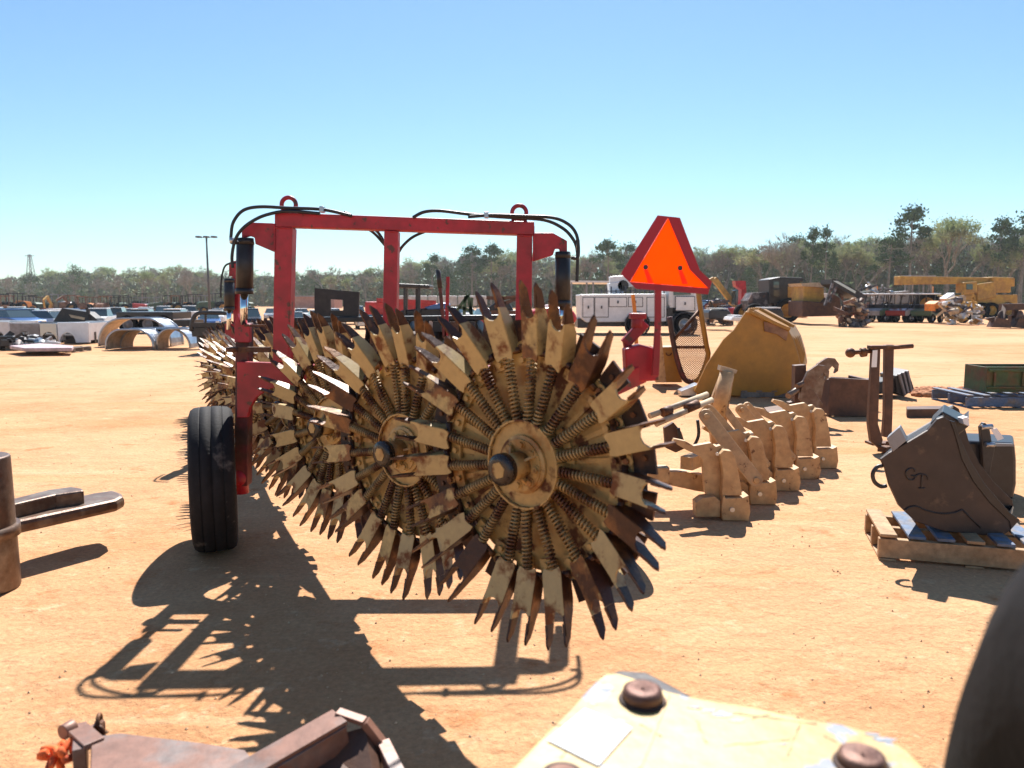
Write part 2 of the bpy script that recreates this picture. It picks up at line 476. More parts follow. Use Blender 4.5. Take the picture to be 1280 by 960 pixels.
# low heap of turned red clay
g = MB()
for i in range(150):
    c = G(rs.uniform(1142, 1205), rs.uniform(488, 496))
    g.sph((c.x, c.y, .02), (rs.uniform(.04, .1), rs.uniform(.04, .1), rs.uniform(.03, .07)), 6, 4)
M['clay'] = mat('red_clay', (.34, .13, .055), (.42, .2, .1), 9, rough=.95, bump=.4)
tag(g.build('dirt_clods', 'clay'), 'crumbly red clay clods in a low heap behind the short black bar', 'dirt clods', kind='stuff')

# ---------------------------------------------------------------- trees
def leafquad(mb, c, s, rs_, el=1.0):
    a = Vector((rs_.gauss(0, 1), rs_.gauss(0, 1), rs_.gauss(0, .8))).normalized()
    u, v = perp(a)
    t = rs_.random() * 6.28
    u, v = u * math.cos(t) + v * math.sin(t), v * math.cos(t) - u * math.sin(t)
    mb.add([c - u * s * el, c - v * s * .6, c + u * s * el, c + v * s * .6], [(0, 1, 2, 3)])
def make_tree(kind, seed):
    """unit tree 10 m tall"""
    rr = random.Random(seed)
    root = thing('tree', 'x', 'tree')
    tr = MB(); cr = MB()
    H = 10.0
    lean = Vector((rr.uniform(-.3, .3), rr.uniform(-.3, .3), 0))
    def trunk_at(t): return Vector((0, 0, H * t)) + lean * (t * t)
    if kind == 'pine':
        tr.tube([trunk_at(t / 8) for t in range(9)], [.24 * (1 - .75 * t / 8) for t in range(9)], 6)
        for i in range(15):
            t = rr.uniform(.5, .98); a = rr.random() * 6.28; L_ = (1.05 - t) * 3.2 + rr.uniform(.2, .9)
            p0 = trunk_at(t); p1 = p0 + Vector((math.cos(a) * L_, math.sin(a) * L_, rr.uniform(-.1, .7)))
            tr.tube([p0, (p0 + p1) / 2 - Vector((0, 0, .1)), p1], [.05, .03, .015], 4)
            R0 = rr.uniform(.55, 1.05)
            for k in range(120):
                d = Vector((rr.gauss(0, .5), rr.gauss(0, .5), rr.gauss(0, .26))) * R0
                leafquad(cr, p1 + d, rr.uniform(.10, .22), rr)
        for k in range(260):
            leafquad(cr, trunk_at(1) + Vector((rr.gauss(0, .55), rr.gauss(0, .55), rr.gauss(-.2, .4))), rr.uniform(.1, .22), rr)
        m_ = 'pine'
    elif kind == 'evergreen':
        tr.tube([trunk_at(t / 6) for t in range(7)], [.17 * (1 - .8 * t / 6) for t in range(7)], 6)
        for i in range(34):
            t = rr.uniform(.15, 1.0); a = rr.random() * 6.28; L_ = (math.sin(math.pi * min(1, t * .85 + .1))) * 2.1
            p1 = trunk_at(t) + Vector((math.cos(a) * L_, math.sin(a) * L_, rr.uniform(-.2, .3)))
            tr.tube([trunk_at(t), p1], [.05, .02], 4)
            for k in range(80):
                leafquad(cr, p1 + Vector((rr.gauss(0, .5), rr.gauss(0, .5), rr.gauss(0, .4))), rr.uniform(.08, .17), rr)
        m_ = 'pine'
    else:
        tips = []
        def grow(p, d, L_, r, lv):
            q = p + d * L_
            mid = (p + q) / 2 + Vector((rr.gauss(0, .05), rr.gauss(0, .05), 0)) * L_
            tr.tube([p, mid, q], [r, r * .8, r * .6], 4 if lv else 6, caps=False)
            if lv >= 4:
                tips.append((q, d)); return
            for k in range(3 if lv < 3 else 2 + (rr.random() < .5)):
                u, v = perp(d); a = rr.random() * 6.28; sp = rr.uniform(.25, .7)
                nd = (d + (u * math.cos(a) + v * math.sin(a)) * sp + Vector((0, 0, .12))).normalized()
                grow(p + d * L_ * rr.uniform(.6, 1), nd, L_ * rr.uniform(.6, .82), r * .55, lv + 1)
        grow(Vector((0, 0, 0)), Vector((rr.uniform(-.06, .06), rr.uniform(-.06, .06), 1)).normalized(), 3.0, .15, 0)
        zmax = max(q.z for q, d in tips)
        for q, d in tips:
            for k in range(7):
                e = (d + Vector((rr.gauss(0, .5), rr.gauss(0, .5), rr.gauss(.2, .4)))).normalized() * rr.uniform(.3, .9)
                u, v = perp(e); w_ = .02
                cr.add([q - u * w_, q + u * w_, q + e], [(0, 1, 2)])
                cr.add([q + e * .4 - v * w_, q + e * .4 + v * w_, q + e * .8 + u * .3], [(0, 1, 2)])
                if kind == 'budding' :
                    for j in range(5): leafquad(cr, q + e * rr.random() + Vector((rr.gauss(0, .15), rr.gauss(0, .15), rr.gauss(0, .15))), rr.uniform(.05, .11), rr)
                elif rr.random() < .9:
                    for j in range(2): leafquad(cr, q + e * rr.random(), rr.uniform(.03, .08), rr, 1.5)
        s = H / (zmax + .4)
        for mb in (tr, cr): mb.v = [p * s for p in mb.v]
        m_ = {'bare': 'twig', 'budding': 'bud', 'reddish': 'pinkbud'}[kind]
    tr.build('trunk', 'bark', root)
    cr.build('crown', m_, root)
    return root
protos = {k: [make_tree(k, sd + i) for i in range(n)] for k, n, sd in (('bare', 3, 10), ('budding', 3, 20), ('pine', 3, 30), ('evergreen', 2, 40), ('reddish', 1, 50))}
used_t = set()
def put_tree(kind, px, top, D, label, wide=1.0, group=None, idx=None):
    arr = protos[kind]
    pr = arr[idx if idx is not None else rt.randrange(len(arr))]
    o = pr if pr.name not in used_t else copy_tree(pr)
    if o is pr: used_t.add(pr.name)
    zt = Q(px, top, D).z
    s = (zt - gz(gx(px, D), D)) / 10.0
    o.name = {'pine': 'pine_tree', 'evergreen': 'evergreen_tree'}.get(kind, 'bare_tree' if kind in ('bare', 'reddish') else 'budding_tree')
    o.location = (gx(px, D), D, gz(gx(px, D), D))
    o.rotation_euler = (0, 0, rt.random() * 6.28)
    o.scale = (s * wide, s * wide, s)
    o['label'] = label
    o['category'] = 'tree'
    if group: o['group'] = group
    elif 'group' in o: del o['group']
    return o
rt = random.Random(11)
prof = [(-40, 352), (0, 350), (40, 345), (95, 338), (150, 343), (240, 338), (300, 346), (400, 342), (450, 341), (500, 336), (530, 328), (560, 322), (600, 318), (640, 316), (700, 326), (740, 322), (760, 313), (800, 318), (880, 316), (920, 312), (960, 312), (1000, 303), (1060, 303), (1110, 303), (1150, 296), (1190, 292), (1215, 302), (1250, 292), (1330, 286)]
def top_at(x):
    for (a, b), (c, d) in zip(prof, prof[1:]):
        if a <= x <= c: return b + (d - b) * (x - a) / (c - a)
    return prof[-1][1]
def dist_at(x): return 330 - 150 * max(0, min(1, x / 1000))
GL = {'bare': 'grey brown leafless tree standing in the dense woodland beyond the lot',
      'budding': 'tree with pale yellow green spring buds in the woodland beyond the lot',
      'pine': 'dark green pine among the leafless trees of the woodland beyond the lot',
      'evergreen': 'low dense dark evergreen among the leafless trees beyond the lot',
      'reddish': 'leafless tree with reddish buds in the woodland beyond the lot'}
x = -30.0
while x < 1320:
    D = dist_at(x)
    for row in range(3):
        k = rt.choices(['bare', 'budding', 'reddish', 'evergreen', 'pine'], [5, 4.2 if x < 500 else 3.2, .6, 1.3, .9])[0]
        Dr = D * (1 + .13 * row) + rt.uniform(-8, 8)
        tp = top_at(x) + rt.uniform(-5, 7) - 2 * row
        if k == 'evergreen': tp += 14
        put_tree(k, x + rt.uniform(-9, 9), tp, Dr, GL[k], rt.uniform(.9, 1.25), 'trees of the woodland: ' + k)
    x += rt.uniform(13, 18) * (1.0 if x > 600 else 1.1)
for (k, px, tp, lab, wd, ix) in [
    ('pine', 1135, 264, 'tallest pine standing above the woodland left of the pale budding tree, behind the crane', .85, 0),
    ('budding', 1178, 276, 'tall pale budding tree immediately right of the tallest pine behind the crane', 1.1, 0),
    ('pine', 1012, 289, 'left of a pair of tall pines with bare stems behind the orange posts', .55, 1),
    ('pine', 1030, 290, 'right of a pair of tall pines with bare stems behind the orange posts', .55, 2),
    ('pine', 1244, 278, 'dark pine with spreading crown at the right edge, left one of two', .75, 1),
    ('pine', 1274, 271, 'dark broad pine cut by the right edge of the photo', .95, 2),
    ('bare', 978, 290, 'tall thin leafless tree rising above the woods over the skidder cab', .8, 0),
    ('evergreen', 93, 333, 'round dark evergreen standing above the tree line at the left', 1.25, 0),
    ('bare', 240, 335, 'rounded leafless tree standing alone left of the tall light pole', 1.25, 1),
    ('evergreen', 40, 342, 'dark evergreen at the foot of the lattice tower at far left', 1.3, 1),
    ('pine', 760, 304, 'dark round topped pine above the woods left of the orange triangle sign', 1.1, 0),
    ('pine', 590, 311, 'dark pine on the tree line between the middle and right red posts', .9, 1),
    ('pine', 540, 322, 'dark pine on the tree line just right of the middle red post', .8, 2),
    ('pine', 614, 309, 'dark pine on the tree line left of the right red post', .95, 0),
    ('bare', 408, 332, 'leafless tree with rounded crown seen inside the red frame', 1.2, 2),
    ('evergreen', 385, 345, 'dark evergreen seen inside the red frame near its left post', .9, 0)]:
    put_tree(k, px, tp, dist_at(px) * .96, lab, wd, None, ix)
# understory
g = MB(); rr = random.Random(5)
for i in range(75000):
    px = rr.uniform(-60, 1340); D = dist_at(px) * rr.uniform(1.03, 1.4)
    hh = (D * (390 - top_at(px)) / FPX) * .78
    z = hh * rr.random() ** 1.1 - 1.0
    leafquad(g, Vector((gx(px, D), D, z)), rr.uniform(.3, .75) * (1.7 if z < hh * .55 else 1), rr, 1.3)
tag(g.build('brush', 'brush', loc=(0, 250, 0)), 'tangled grey green undergrowth filling the foot of the woodland', 'undergrowth', kind='stuff')

# ---------------------------------------------------------------- far setting pieces
root = thing('light_pole', 'tall dark light pole with three lamp heads above the lot', 'light pole', (gx(262, 120), 120, 0))
g = MB(); b0 = Vector((gx(262, 120), 120, 0)); top = Q(258, 297, 120) + Vector((0, 0, 1))
g.cyl(b0, (top.x, 120, top.z), .2, .13, 10); g.build('pole', 'lampgrey', root)
g = MB(); g.cyl((top.x - 1.2, 120, top.z), (top.x + 1.2, 120, top.z), .05, n=6); g.build('crossarm', 'lampgrey', root)
for dx in (-1.2, 0, 1.2):
    g = MB(); g.box((top.x + dx, 120, top.z + .1), (.75, .9, .28)); g.build('lamp_head', 'lampgrey', root, bevel=.06)
drop(root)
Y = 340; tz = Q(41, 318, Y).z; cx = gx(41, Y)
root = thing('lattice_tower', 'slim steel lattice tower rising above the far left trees', 'tower', (cx, Y, 0))
g = MB()
for sx in (-1, 1):
    for sy in (-1, 1):
        g.beam((cx + sx * 2.3, Y + sy * 2.3, 0), (cx + sx * .4, Y + sy * .4, tz), .2, .2)
g.build('tower_leg', 'grey', root)
g = MB()
nst = 12
for i in range(nst):
    z0 = tz * i / nst; z1 = tz * (i + 1) / nst; w0 = 2.3 - 1.9 * i / nst; w1 = 2.3 - 1.9 * (i + 1) / nst
    for sy in (-1, 1):
        g.beam((cx - w0, Y + sy * w0, z0), (cx + w1, Y + sy * w1, z1), .12, .12)
        g.beam((cx + w0, Y + sy * w0, z0), (cx - w1, Y + sy * w1, z1), .12, .12)
g.build('lattice_bracing', 'grey', root)
g = MB(); g.beam((cx - 2.2, Y, tz * .97), (cx + 2.2, Y, tz * .97), .25, .25); g.build('crossarm', 'grey', root)
# long black rail barrier behind the parked cars
root = thing('barrier_fence', 'long low black rail fence between parked cars and old machinery', 'fence', (gx(120, 118), 118, 0))
g = MB(); g.box(((gx(-40, 118) + gx(275, 118)) / 2, 118, .5), (gx(275, 118) - gx(-40, 118), .12, .75)); g.build('rail', 'innerblack', root)
for i in range(16):
    g = MB(); g.box((gx(-35 + 20 * i, 118), 118.2, .5), (.2, .2, 1.1)); g.build('fence_post', 'innerblack', root)
drop(root)
root = thing('brick_building', 'low pinkish brick building seen through the red frame', 'building', (gx(392, 170), 170, 0))
g = MB(); x0, x1 = gx(366, 170), gx(418, 170); g.box(((x0 + x1) / 2, 174, 1.3), (x1 - x0, 8, 2.6)); g.build('wall', 'brick', root)
g = MB(); g.box(((x0 + x1) / 2, 174, 2.75), (x1 - x0 + .6, 8.6, .25)); g.build('roof', 'grey', root); root.location.z -= .4
for i in range(9):
    px = 503 + i * 12.5; a = gx(px, 160)
    o = MB().box((a, 161, 1.35), (1.85, 1.8, 2.1)).build('storage_tank', 'container', bevel=.25)
    tag(o, 'white plastic storage tank, one of the row before the woods behind the red frame', 'tank', 'white tanks in a row before the woods')
g = MB()
# ---------------------------------------------------------------- parked cars
def make_car(kind, m_):
    root = thing('parked_car', 'x', 'car')
    L_, W_ = (4.7, 1.8) if kind != 'pickup' else (5.4, 1.9)
    if kind == 'sedan':
        body = [(-2.35, .3), (-2.35, .75), (-2.2, .92), (-1.3, .98), (1.0, .95), (2.2, .78), (2.35, .6), (2.35, .3)]
        cab = [(-1.6, .97), (-1.0, 1.42), (.35, 1.44), (1.15, .95)]
    elif kind == 'suv':
        body = [(-2.3, .35), (-2.35, .9), (-2.3, 1.1), (1.1, 1.1), (2.2, .98), (2.35, .7), (2.35, .35)]
        cab = [(-2.25, 1.1), (-2.0, 1.7), (.4, 1.74), (1.25, 1.08)]
    else:
        body = [(-2.7, .45), (-2.7, 1.1), (-.6, 1.12), (-.6, 1.1), (1.5, 1.12), (2.6, 1.0), (2.7, .8), (2.7, .45)]
        cab = [(-.7, 1.1), (-.5, 1.75), (.7, 1.78), (1.4, 1.1)]
    MB().prism([(a, -W_ / 2, b) for a, b in body], (0, W_, 0)).build('body', m_, root, bevel=.07)
    g = MB()
    g.add([(a, s * (W_ / 2 - (.08 if b < 1.2 else .25)), b) for s in (-1, 1) for a, b in cab], [(0, 1, 2, 3), (7, 6, 5, 4), (0, 4, 5, 1), (1, 5, 6, 2), (2, 6, 7, 3)])
    g.build('windows', 'glass', root)
    zt = cab[1][1]
    MB().box(((cab[1][0] + cab[2][0]) / 2, 0, zt + .03), (cab[2][0] - cab[1][0] + .1, W_ - .46, .07)).build('roof', m_, root, bevel=.03)
    for sx in (-1, 1):
        for sy in (-1, 1):
            g = MB(); c = (sx * L_ * .31, sy * (W_ / 2 - .1), .34)
            tyre(g, c, (0, sy, 0), .34, .22, 16); g.m = 1; rim(g, c, (0, sy, 0), .34, .22, 12)
            g.build('wheel', ['rubber', 'silver'], root)
    for sy in (-1, 1):
        MB().box((L_ / 2 - .02, sy * .62, .68), (.1, .3, .14)).build('headlight', 'white', root, bevel=.02)
    return root
carkinds = [('sedan', 'white'), ('suv', 'white'), ('sedan', 'silver'), ('suv', 'darkcar'), ('sedan', 'bluecar'), ('pickup', 'white'), ('sedan', 'maroon'), ('suv', 'silver')]
CN = {'white': 'white', 'silver': 'silver', 'darkcar': 'black', 'bluecar': 'blue', 'maroon': 'dark red'}
cars = [make_car(*c) for c in carkinds]
rc = random.Random(21); nplaced = 0; first = set()
for Y0, xa, xb in ((66, -20, 640), (79, -20, 700), (94, -10, 620)):
    X = gx(xa, Y0)
    while X < gx(xb, Y0):
        j = rc.choices(range(8), [4, 3, 3, 2, 1.6, 1.6, 1, 2])[0]
        o = cars[j] if j not in first else copy_tree(cars[j])
        first.add(j)
        kd, mt = carkinds[j]
        o.location = (X, Y0 + rc.uniform(-.7, .7), 0); drop(o)
        o.rotation_euler = (0, 0, R(-90 + rc.uniform(-6, 6) + rc.choice([0, 180])) + R(18))
        nm = {'sedan': 'car', 'suv': 'tall wagon', 'pickup': 'pickup truck'}[kd]
        o['label'] = '%s %s parked in the long rows of vehicles at the left distance' % (CN[mt], nm)
        o['category'] = 'car' if kd != 'pickup' else 'pickup truck'
        o['group'] = 'parked %s %ss in the far rows' % (CN[mt], nm)
        X += rc.uniform(3.0, 3.9)
for (px, Y0, j, rz, lab) in [(18, 50, 4, -30, 'blue car parked nearest at the far left edge before the white ones'),
                            (66, 52, 0, -20, 'white car parked behind the two detached pickup beds'),
                            (892, 58, 4, 20, 'dark blue car parked right of the white service truck behind the red border sign')]:
    o = copy_tree(cars[j]); o.location = (gx(px, Y0), Y0, 0); drop(o); o.rotation_euler = (0, 0, R(rz)); o['label'] = lab; o['category'] = 'car'
    if 'group' in o: del o['group']
# ---------------------------------------------------------------- far machinery
def make_tractor(m_, m2='rustfar'):
    root = thing('tractor', 'x', 'tractor')
    MB().prism([(x_, -.45, z_) for x_, z_ in ((.1, .9), (.1, 1.7), (1.9, 1.55), (2.1, 1.4), (2.1, .8))], (0, .9, 0)).build('hood', m_, root, bevel=.05)
    g = MB()
    for sx in (-1.1, .05):
        for sy in (-.55, .55): g.beam((sx, sy, 1.2), (sx * .95, sy * .95, 2.55), .08, .08)
    g.box((-.5, 0, 2.6), (1.5, 1.4, .12)); g.box((-.55, 0, 1.15), (1.2, 1.3, .4)); g.build('cab', m2, root)
    for sy in (-1, 1):
        g = MB(); tyre(g, (-.7, sy * .85, .8), (0, sy, 0), .8, .45, 20); g.m = 1; rim(g, (-.7, sy * .85, .8), (0, sy, 0), .8, .45, 12); g.build('rear_wheel', ['rubber', 'yellow_far'], root)
        g = MB(); tyre(g, (1.6, sy * .75, .5), (0, sy, 0), .5, .3, 16); g.m = 1; rim(g, (1.6, sy * .75, .5), (0, sy, 0), .5, .3, 12); g.build('front_wheel', ['rubber', 'yellow_far'], root)
    return root
def make_excavator(m_):
    root = thing('excavator', 'x', 'excavator')
    for sy in (-1, 1):
        MB().prism([(x_, sy * .9 - .25, z_) for x_, z_ in ((-1.6, .1), (-1.8, .45), (-1.5, .85), (1.5, .85), (1.8, .45), (1.6, .1))], (0, .5, 0)).build('track', 'innerblack', root, bevel=.08)
    MB().box((-.5, 0, 1.45), (2.6, 2.2, 1.1)).build('engine_house', m_, root, bevel=.1)
    MB().box((.55, .65, 2.05), (1.1, .9, 1.5)).build('cab', 'glass', root, bevel=.08)
    g = MB(); g.beam((.8, -.2, 1.6), (2.8, -.2, 3.9), .35, .5); g.beam((2.8, -.2, 3.9), (4.6, -.2, 3.0), .3, .4); g.build('boom', m_, root)
    g = MB(); g.beam((4.5, -.2, 3.1), (4.2, -.2, 1.2), .25, .3); g.build('stick', m_, root)
    MB().prism([(x_, -.6, z_) for x_, z_ in ((4.2, 1.3), (4.6, .9), (4.5, .3), (3.9, .1), (3.5, .5), (3.9, .6))], (0, .9, 0)).build('bucket', 'rustfar', root)
    return root
farp = [('tractor', 'rust brown', make_tractor('rustfar')), ('tractor', 'orange', make_tractor('orange', 'innerblack')), ('tractor', 'green', make_tractor('green', 'innerblack')),
        ('tractor', 'grey', make_tractor('grey', 'grey')), ('excavator', 'yellow', make_excavator('yellow_far')), ('excavator', 'rust brown', make_excavator('rustfar')), ('tractor', 'red', make_tractor('redfar', 'innerblack'))]
usedf = set(); rf = random.Random(8)
px = -12
while px < 300:
    j = rf.choices(range(7), [4, 1.5, 3, 3, .3, .5, .8])[0]
    k_, cn, pr = farp[j]
    o = pr if j not in usedf else copy_tree(pr); usedf.add(j)
    Y0 = rf.uniform(132, 146)
    o.location = (gx(px, Y0), Y0, 0); drop(o); o.rotation_euler = (0, 0, rf.uniform(0, 6.28)); s_ = rf.uniform(1.1, 1.4) if k_ == 'tractor' else .8; o.scale = (s_,) * 3
    o['label'] = 'old %s %s in the long line of machinery below the far left trees' % (cn, k_)
    o['group'] = 'old %s %ss below the far left trees' % (cn, k_)
    px += rf.uniform(7, 12)
for j in range(7):
    if j not in usedf:
        k_, cn, pr = farp[j]; pr.location = (gx(60 + 20 * j, 150), 150, 0); usedf.add(j)
        pr['label'] = 'old %s %s standing behind the line of machinery at far left' % (cn, k_)
o = copy_tree(farp[4][2]); o.location = (gx(925, 62), 62, 0); o.rotation_euler = (0, 0, R(190)); o.scale = (.82,) * 3
tag(o, 'yellow excavator with raised boom reaching left beside the orange triangle sign', 'excavator')
if 'group' in o: del o['group']
# red forklift like lift mast
Y = 55
root = thing('lift_mast', 'bright red raised lift mast between the excavator and the black cab machine', 'lift mast', (gx(926, Y), Y, 0))
MB().sil([(919, 351), (932, 351), (934, 376), (936, 396), (926, 396), (927, 362), (920, 358)], Y, .8).build('mast', 'redfar', root)
MB().sil([(918, 385), (950, 384), (950, 397), (918, 398)], Y + .2, 1.6).build('base', 'redfar', root)
# skidder: black cab, two big tyres
Y = 50
root = thing('log_skidder', 'black caged skidder cab on big tyres behind the first orange post', 'skidder', (gx(965, Y), Y, 0))
MB().sil([(961, 349), (975, 346), (1004, 347), (1004, 352), (1000, 352), (1000, 378), (962, 380)], Y + .4, 2.2).build('cab', 'blackpaint', root, bevel=.05)
MB().sil([(967, 352), (974, 352), (974, 370), (967, 370)], Y + .35, .04).build('window', 'glass', root)
MB().sil([(985, 358), (992, 358), (992, 372), (985, 372)], Y + .35, .04).build('window', 'yellow_far', root)
MB().sil([(935, 376), (941, 366), (962, 365), (1000, 372), (1000, 388), (936, 388)], Y + .8, 1.6).build('chassis', 'scrap', root)
for px_, py_, r_ in ((943, 381, .63), (984, 384, .8)):
    for dy in (0, 2.4):
        c = Q(px_, py_, Y); c = Vector((c.x, Y + dy, r_))
        g = MB(); tyre(g, c, (0, -1, 0), r_, .5, 24); g.m = 1; rim(g, c, (0, -1, 0), r_, .5, 16); g.build('wheel', ['rubber', 'yellow_far'], root)
Y = 46
root = thing('wheel_loader', 'yellow loader body with a big rusty bucket right of the black cab', 'loader', (gx(1015, Y), Y, 0))
MB().sil([(1005, 357), (1030, 360), (1031, 381), (1004, 383)], Y + .6, 2).build('engine_hood', 'yellow_far', root, bevel=.05)
MB().sil([(1001, 354), (1024, 353), (1030, 359), (1003, 358)], Y + .5, 2.2).build('hood_lid', 'beige', root)
MB().sil([(1003, 376), (1030, 378), (1040, 366), (1050, 372), (1052, 385), (1045, 395), (1003, 396)], Y, 2.4).build('bucket', 'darkbrown', root, bevel=.05)
c = Q(1012, 388, Y)
Y = 44
root = thing('screen_conveyor', 'black inclined conveyor with pale side rail leaning over scrap', 'conveyor', (gx(1060, Y), Y, 0))
MB().sil([(1040, 349), (1046, 349), (1082, 369), (1081, 373), (1072, 373), (1040, 355)], Y, 1.6).build('conveyor_belt', 'blackpaint', root)
MB().sil([(1041, 351), (1047, 351), (1070, 364), (1069, 367)], Y - .06, .05).build('side_rail', 'silver', root)
for a, b, dy in (((1041, 354), (1031, 382), 0), ((1046, 356), (1037, 378), 0), ((1075, 372), (1070, 394), 0), ((1045, 358), (1062, 392), 1.2)): MB().beam(Q(*a, Y + dy), Q(*b, Y + dy), .13, .13).build('support_leg', 'scrap', root)
def scrap_heap(px0, px1, ytop, ybot, Y, n, label, ms, name='scrap_metal', smin=.1, smax=.5, seed=1, cat='scrap'):
    rr = random.Random(seed); g = MB()
    for i in range(n):
        g.m = rr.randrange(len(ms)); px_ = rr.uniform(px0, px1); f = 1 - abs(2 * (px_ - px0) / (px1 - px0) - 1) ** 3
        z1 = Q(px_, ytop + (ybot - ytop) * (1 - f) * .8, Y).z
        z = rr.uniform(.05, max(.1, z1 - smin)); y_ = Y + rr.uniform(-.8, .8); X = gx(px_, y_, z)
        a = Vector((rr.gauss(0, 1), rr.gauss(0, .7), rr.gauss(0, .45))).normalized() * rr.uniform(smin, smax)
        k = rr.random()
        if k < .5: g.beam(Vector((X, y_, z)) - a, Vector((X, y_, z)) + a, rr.uniform(.04, .14), rr.uniform(.04, .2))
        elif k < .75: g.cyl(Vector((X, y_, z)) - a * .5, Vector((X, y_, z)) + a * .5, rr.uniform(.05, .2), n=8)
        else: g.box((X, y_, z), (rr.uniform(.1, .5), rr.uniform(.1, .5), rr.uniform(.05, .3)), Matrix.Rotation(rr.random() * 3, 3, 'Z'))
    g.v = [Vector((p.x, p.y, max(p.z, .01))) for p in g.v]
    return tag(g.build(name, ms), label, cat)
scrap_heap(1048, 1085, 372, 396, 43, 90, 'tangle of tan and brown scrap parts beneath the black conveyor', ['rustfar', 'beige', 'darkbrown', 'scrap'], seed=2)
scrap_heap(1176, 1225, 366, 390, 47, 80, 'jumble of white and yellow attachments right of the last orange post', ['beige', 'yellow_far', 'white', 'scrap'], seed=3)
scrap_heap(882, 912, 374, 398, 45, 60, 'low dark heap of parts right of the white service truck', ['innerblack', 'scrap', 'rustfar'], seed=4)
scrap_heap(1070, 1120, 354, 370, 60, 60, 'grey racks of pipe stacked behind the conveyor end', ['scrap', 'grey', 'silver'], seed=5, smax=1.0)
# flat mower decks / stacks behind the yellow bucket
for i, (x0, x1, y0, y1, m_, lab) in enumerate([(886, 914, 387, 399, 'blackpaint', 'black flat stack of parts left of the red mast base'), (950, 980, 386, 400, 'blackpaint', 'black box shaped attachment with white top before the skidder'), (914, 932, 396, 401, 'white', 'white flat slab lying on sand behind the yellow bucket')]):
    Y = 38 - i
    root = thing('stacked_parts', lab, 'attachment', (gx((x0 + x1) / 2, Y), Y, 0))
    MB().sil([(x0 + 2, y0), (x1 - 3, y0 + .5), (x1, (y0 + y1) / 2), (x1, y1), (x0, y1), (x0, y0 + 4)], Y, 1.4).build('lower_body', m_, root, bevel=.05)
    MB().sil([(x0 + 3, y0 - 2), (x1 - 4, y0 - 2), (x1 - 4, y0 - .5), (x0 + 3, y0 - .5)], Y + .1, 1.1).build('top_plate', 'white' if i else 'silver', root)
# orange posts with sign boards
for (px_, yt, yb, bx, lab) in [(1000, 356, 397, -1.2, 'orange post on a square base nearest the yellow bucket, first of three'), (1094, 357, 393, -1, 'orange post holding a pale board before the utility carts, middle of three'), (1164, 358, 390, -1.5, 'orange post with a pale board right of the utility carts, last of three')]:
    b = G(px_, yb)
    root = thing('marker_post', lab, 'marker post', (b.x, b.y, 0), 'orange marker posts')
    t = Q(px_, yt, b.y)
    g = MB(); g.box((b.x, b.y, t.z / 2), (.17, .17, t.z)); g.build('post', 'orange', root, bevel=.02)
    g = MB(); g.prism([(b.x + sx * .45, b.y + sy * .45, .02) for sx, sy in ((-1, -1), (1, -1), (1, 1), (-1, 1))], (0, 0, .2)); g.build('base', 'orange', root, bevel=.05)
    g = MB(); g.box((b.x - .18, b.y - .12, t.z - .45), (.3, .05, .85)); g.build('board', 'beige' if px_ > 1050 else 'white', root)
# utility carts
def make_cart(m_):
    root = thing('utility_cart', 'x', 'utility cart')
    MB().prism([(a, -.65, b) for a, b in ((-1.4, .45), (-1.4, .95), (-.3, .95), (-.2, .6), (.5, .6), (.7, .95), (1.4, .8), (1.4, .45))], (0, 1.3, 0)).build('body', m_, root, bevel=.05)
    g = MB()
    for sx, tx in ((-.4, -.3), (.8, .45)):
        for sy in (-.6, .6): g.beam((sx, sy, .8), (tx, sy, 1.85), .05, .05)
    g.build('cab_frame', 'innerblack', root)
    MB().box((.1, 0, 1.9), (1.3, 1.35, .08)).build('roof', 'white', root, bevel=.03)
    MB().box((-.05, 0, .95), (.35, 1.1, .5)).build('seat', 'innerblack', root, bevel=.05)
    for sx in (-.9, .95):
        for sy in (-.6, .6):
            g = MB(); tyre(g, (sx, sy, .3), (0, sy, 0), .3, .25, 14); g.m = 1; rim(g, (sx, sy, .3), (0, sy, 0), .3, .25, 10); g.build('wheel', ['rubber', 'silver'], root)
    return root
cts = [('dark red', make_cart('maroon')), ('grey', make_cart('grey')), ('green', make_cart('green'))]
cl = ['dark red utility cart leftmost in the row, beside the middle orange post', 'grey utility cart second from left in the row', 'green utility cart third in the row with a white roof',
      'dark red utility cart fourth in the row with a white roof', 'grey utility cart fifth in the row', 'green utility cart farthest right, before the last orange post']
for i in range(6):
    o = cts[i][1] if i < 3 else copy_tree(cts[i % 3][1])
    px_ = 1080 + i * 15.5; Y0 = 53 - i * .4
    o.location = (gx(px_, Y0), Y0, 0); o.rotation_euler = (0, 0, R(200 + 25 * (i % 2))); o['label'] = cl[i]; o['group'] = 'utility carts in a row'
o = copy_tree(farp[3][2]); o.location = (gx(1135, 66), 66, 0); o.rotation_euler = (0, 0, R(175)); tag(o, 'grey tractor parked behind the row of utility carts', 'tractor')
if 'group' in o: del o['group']
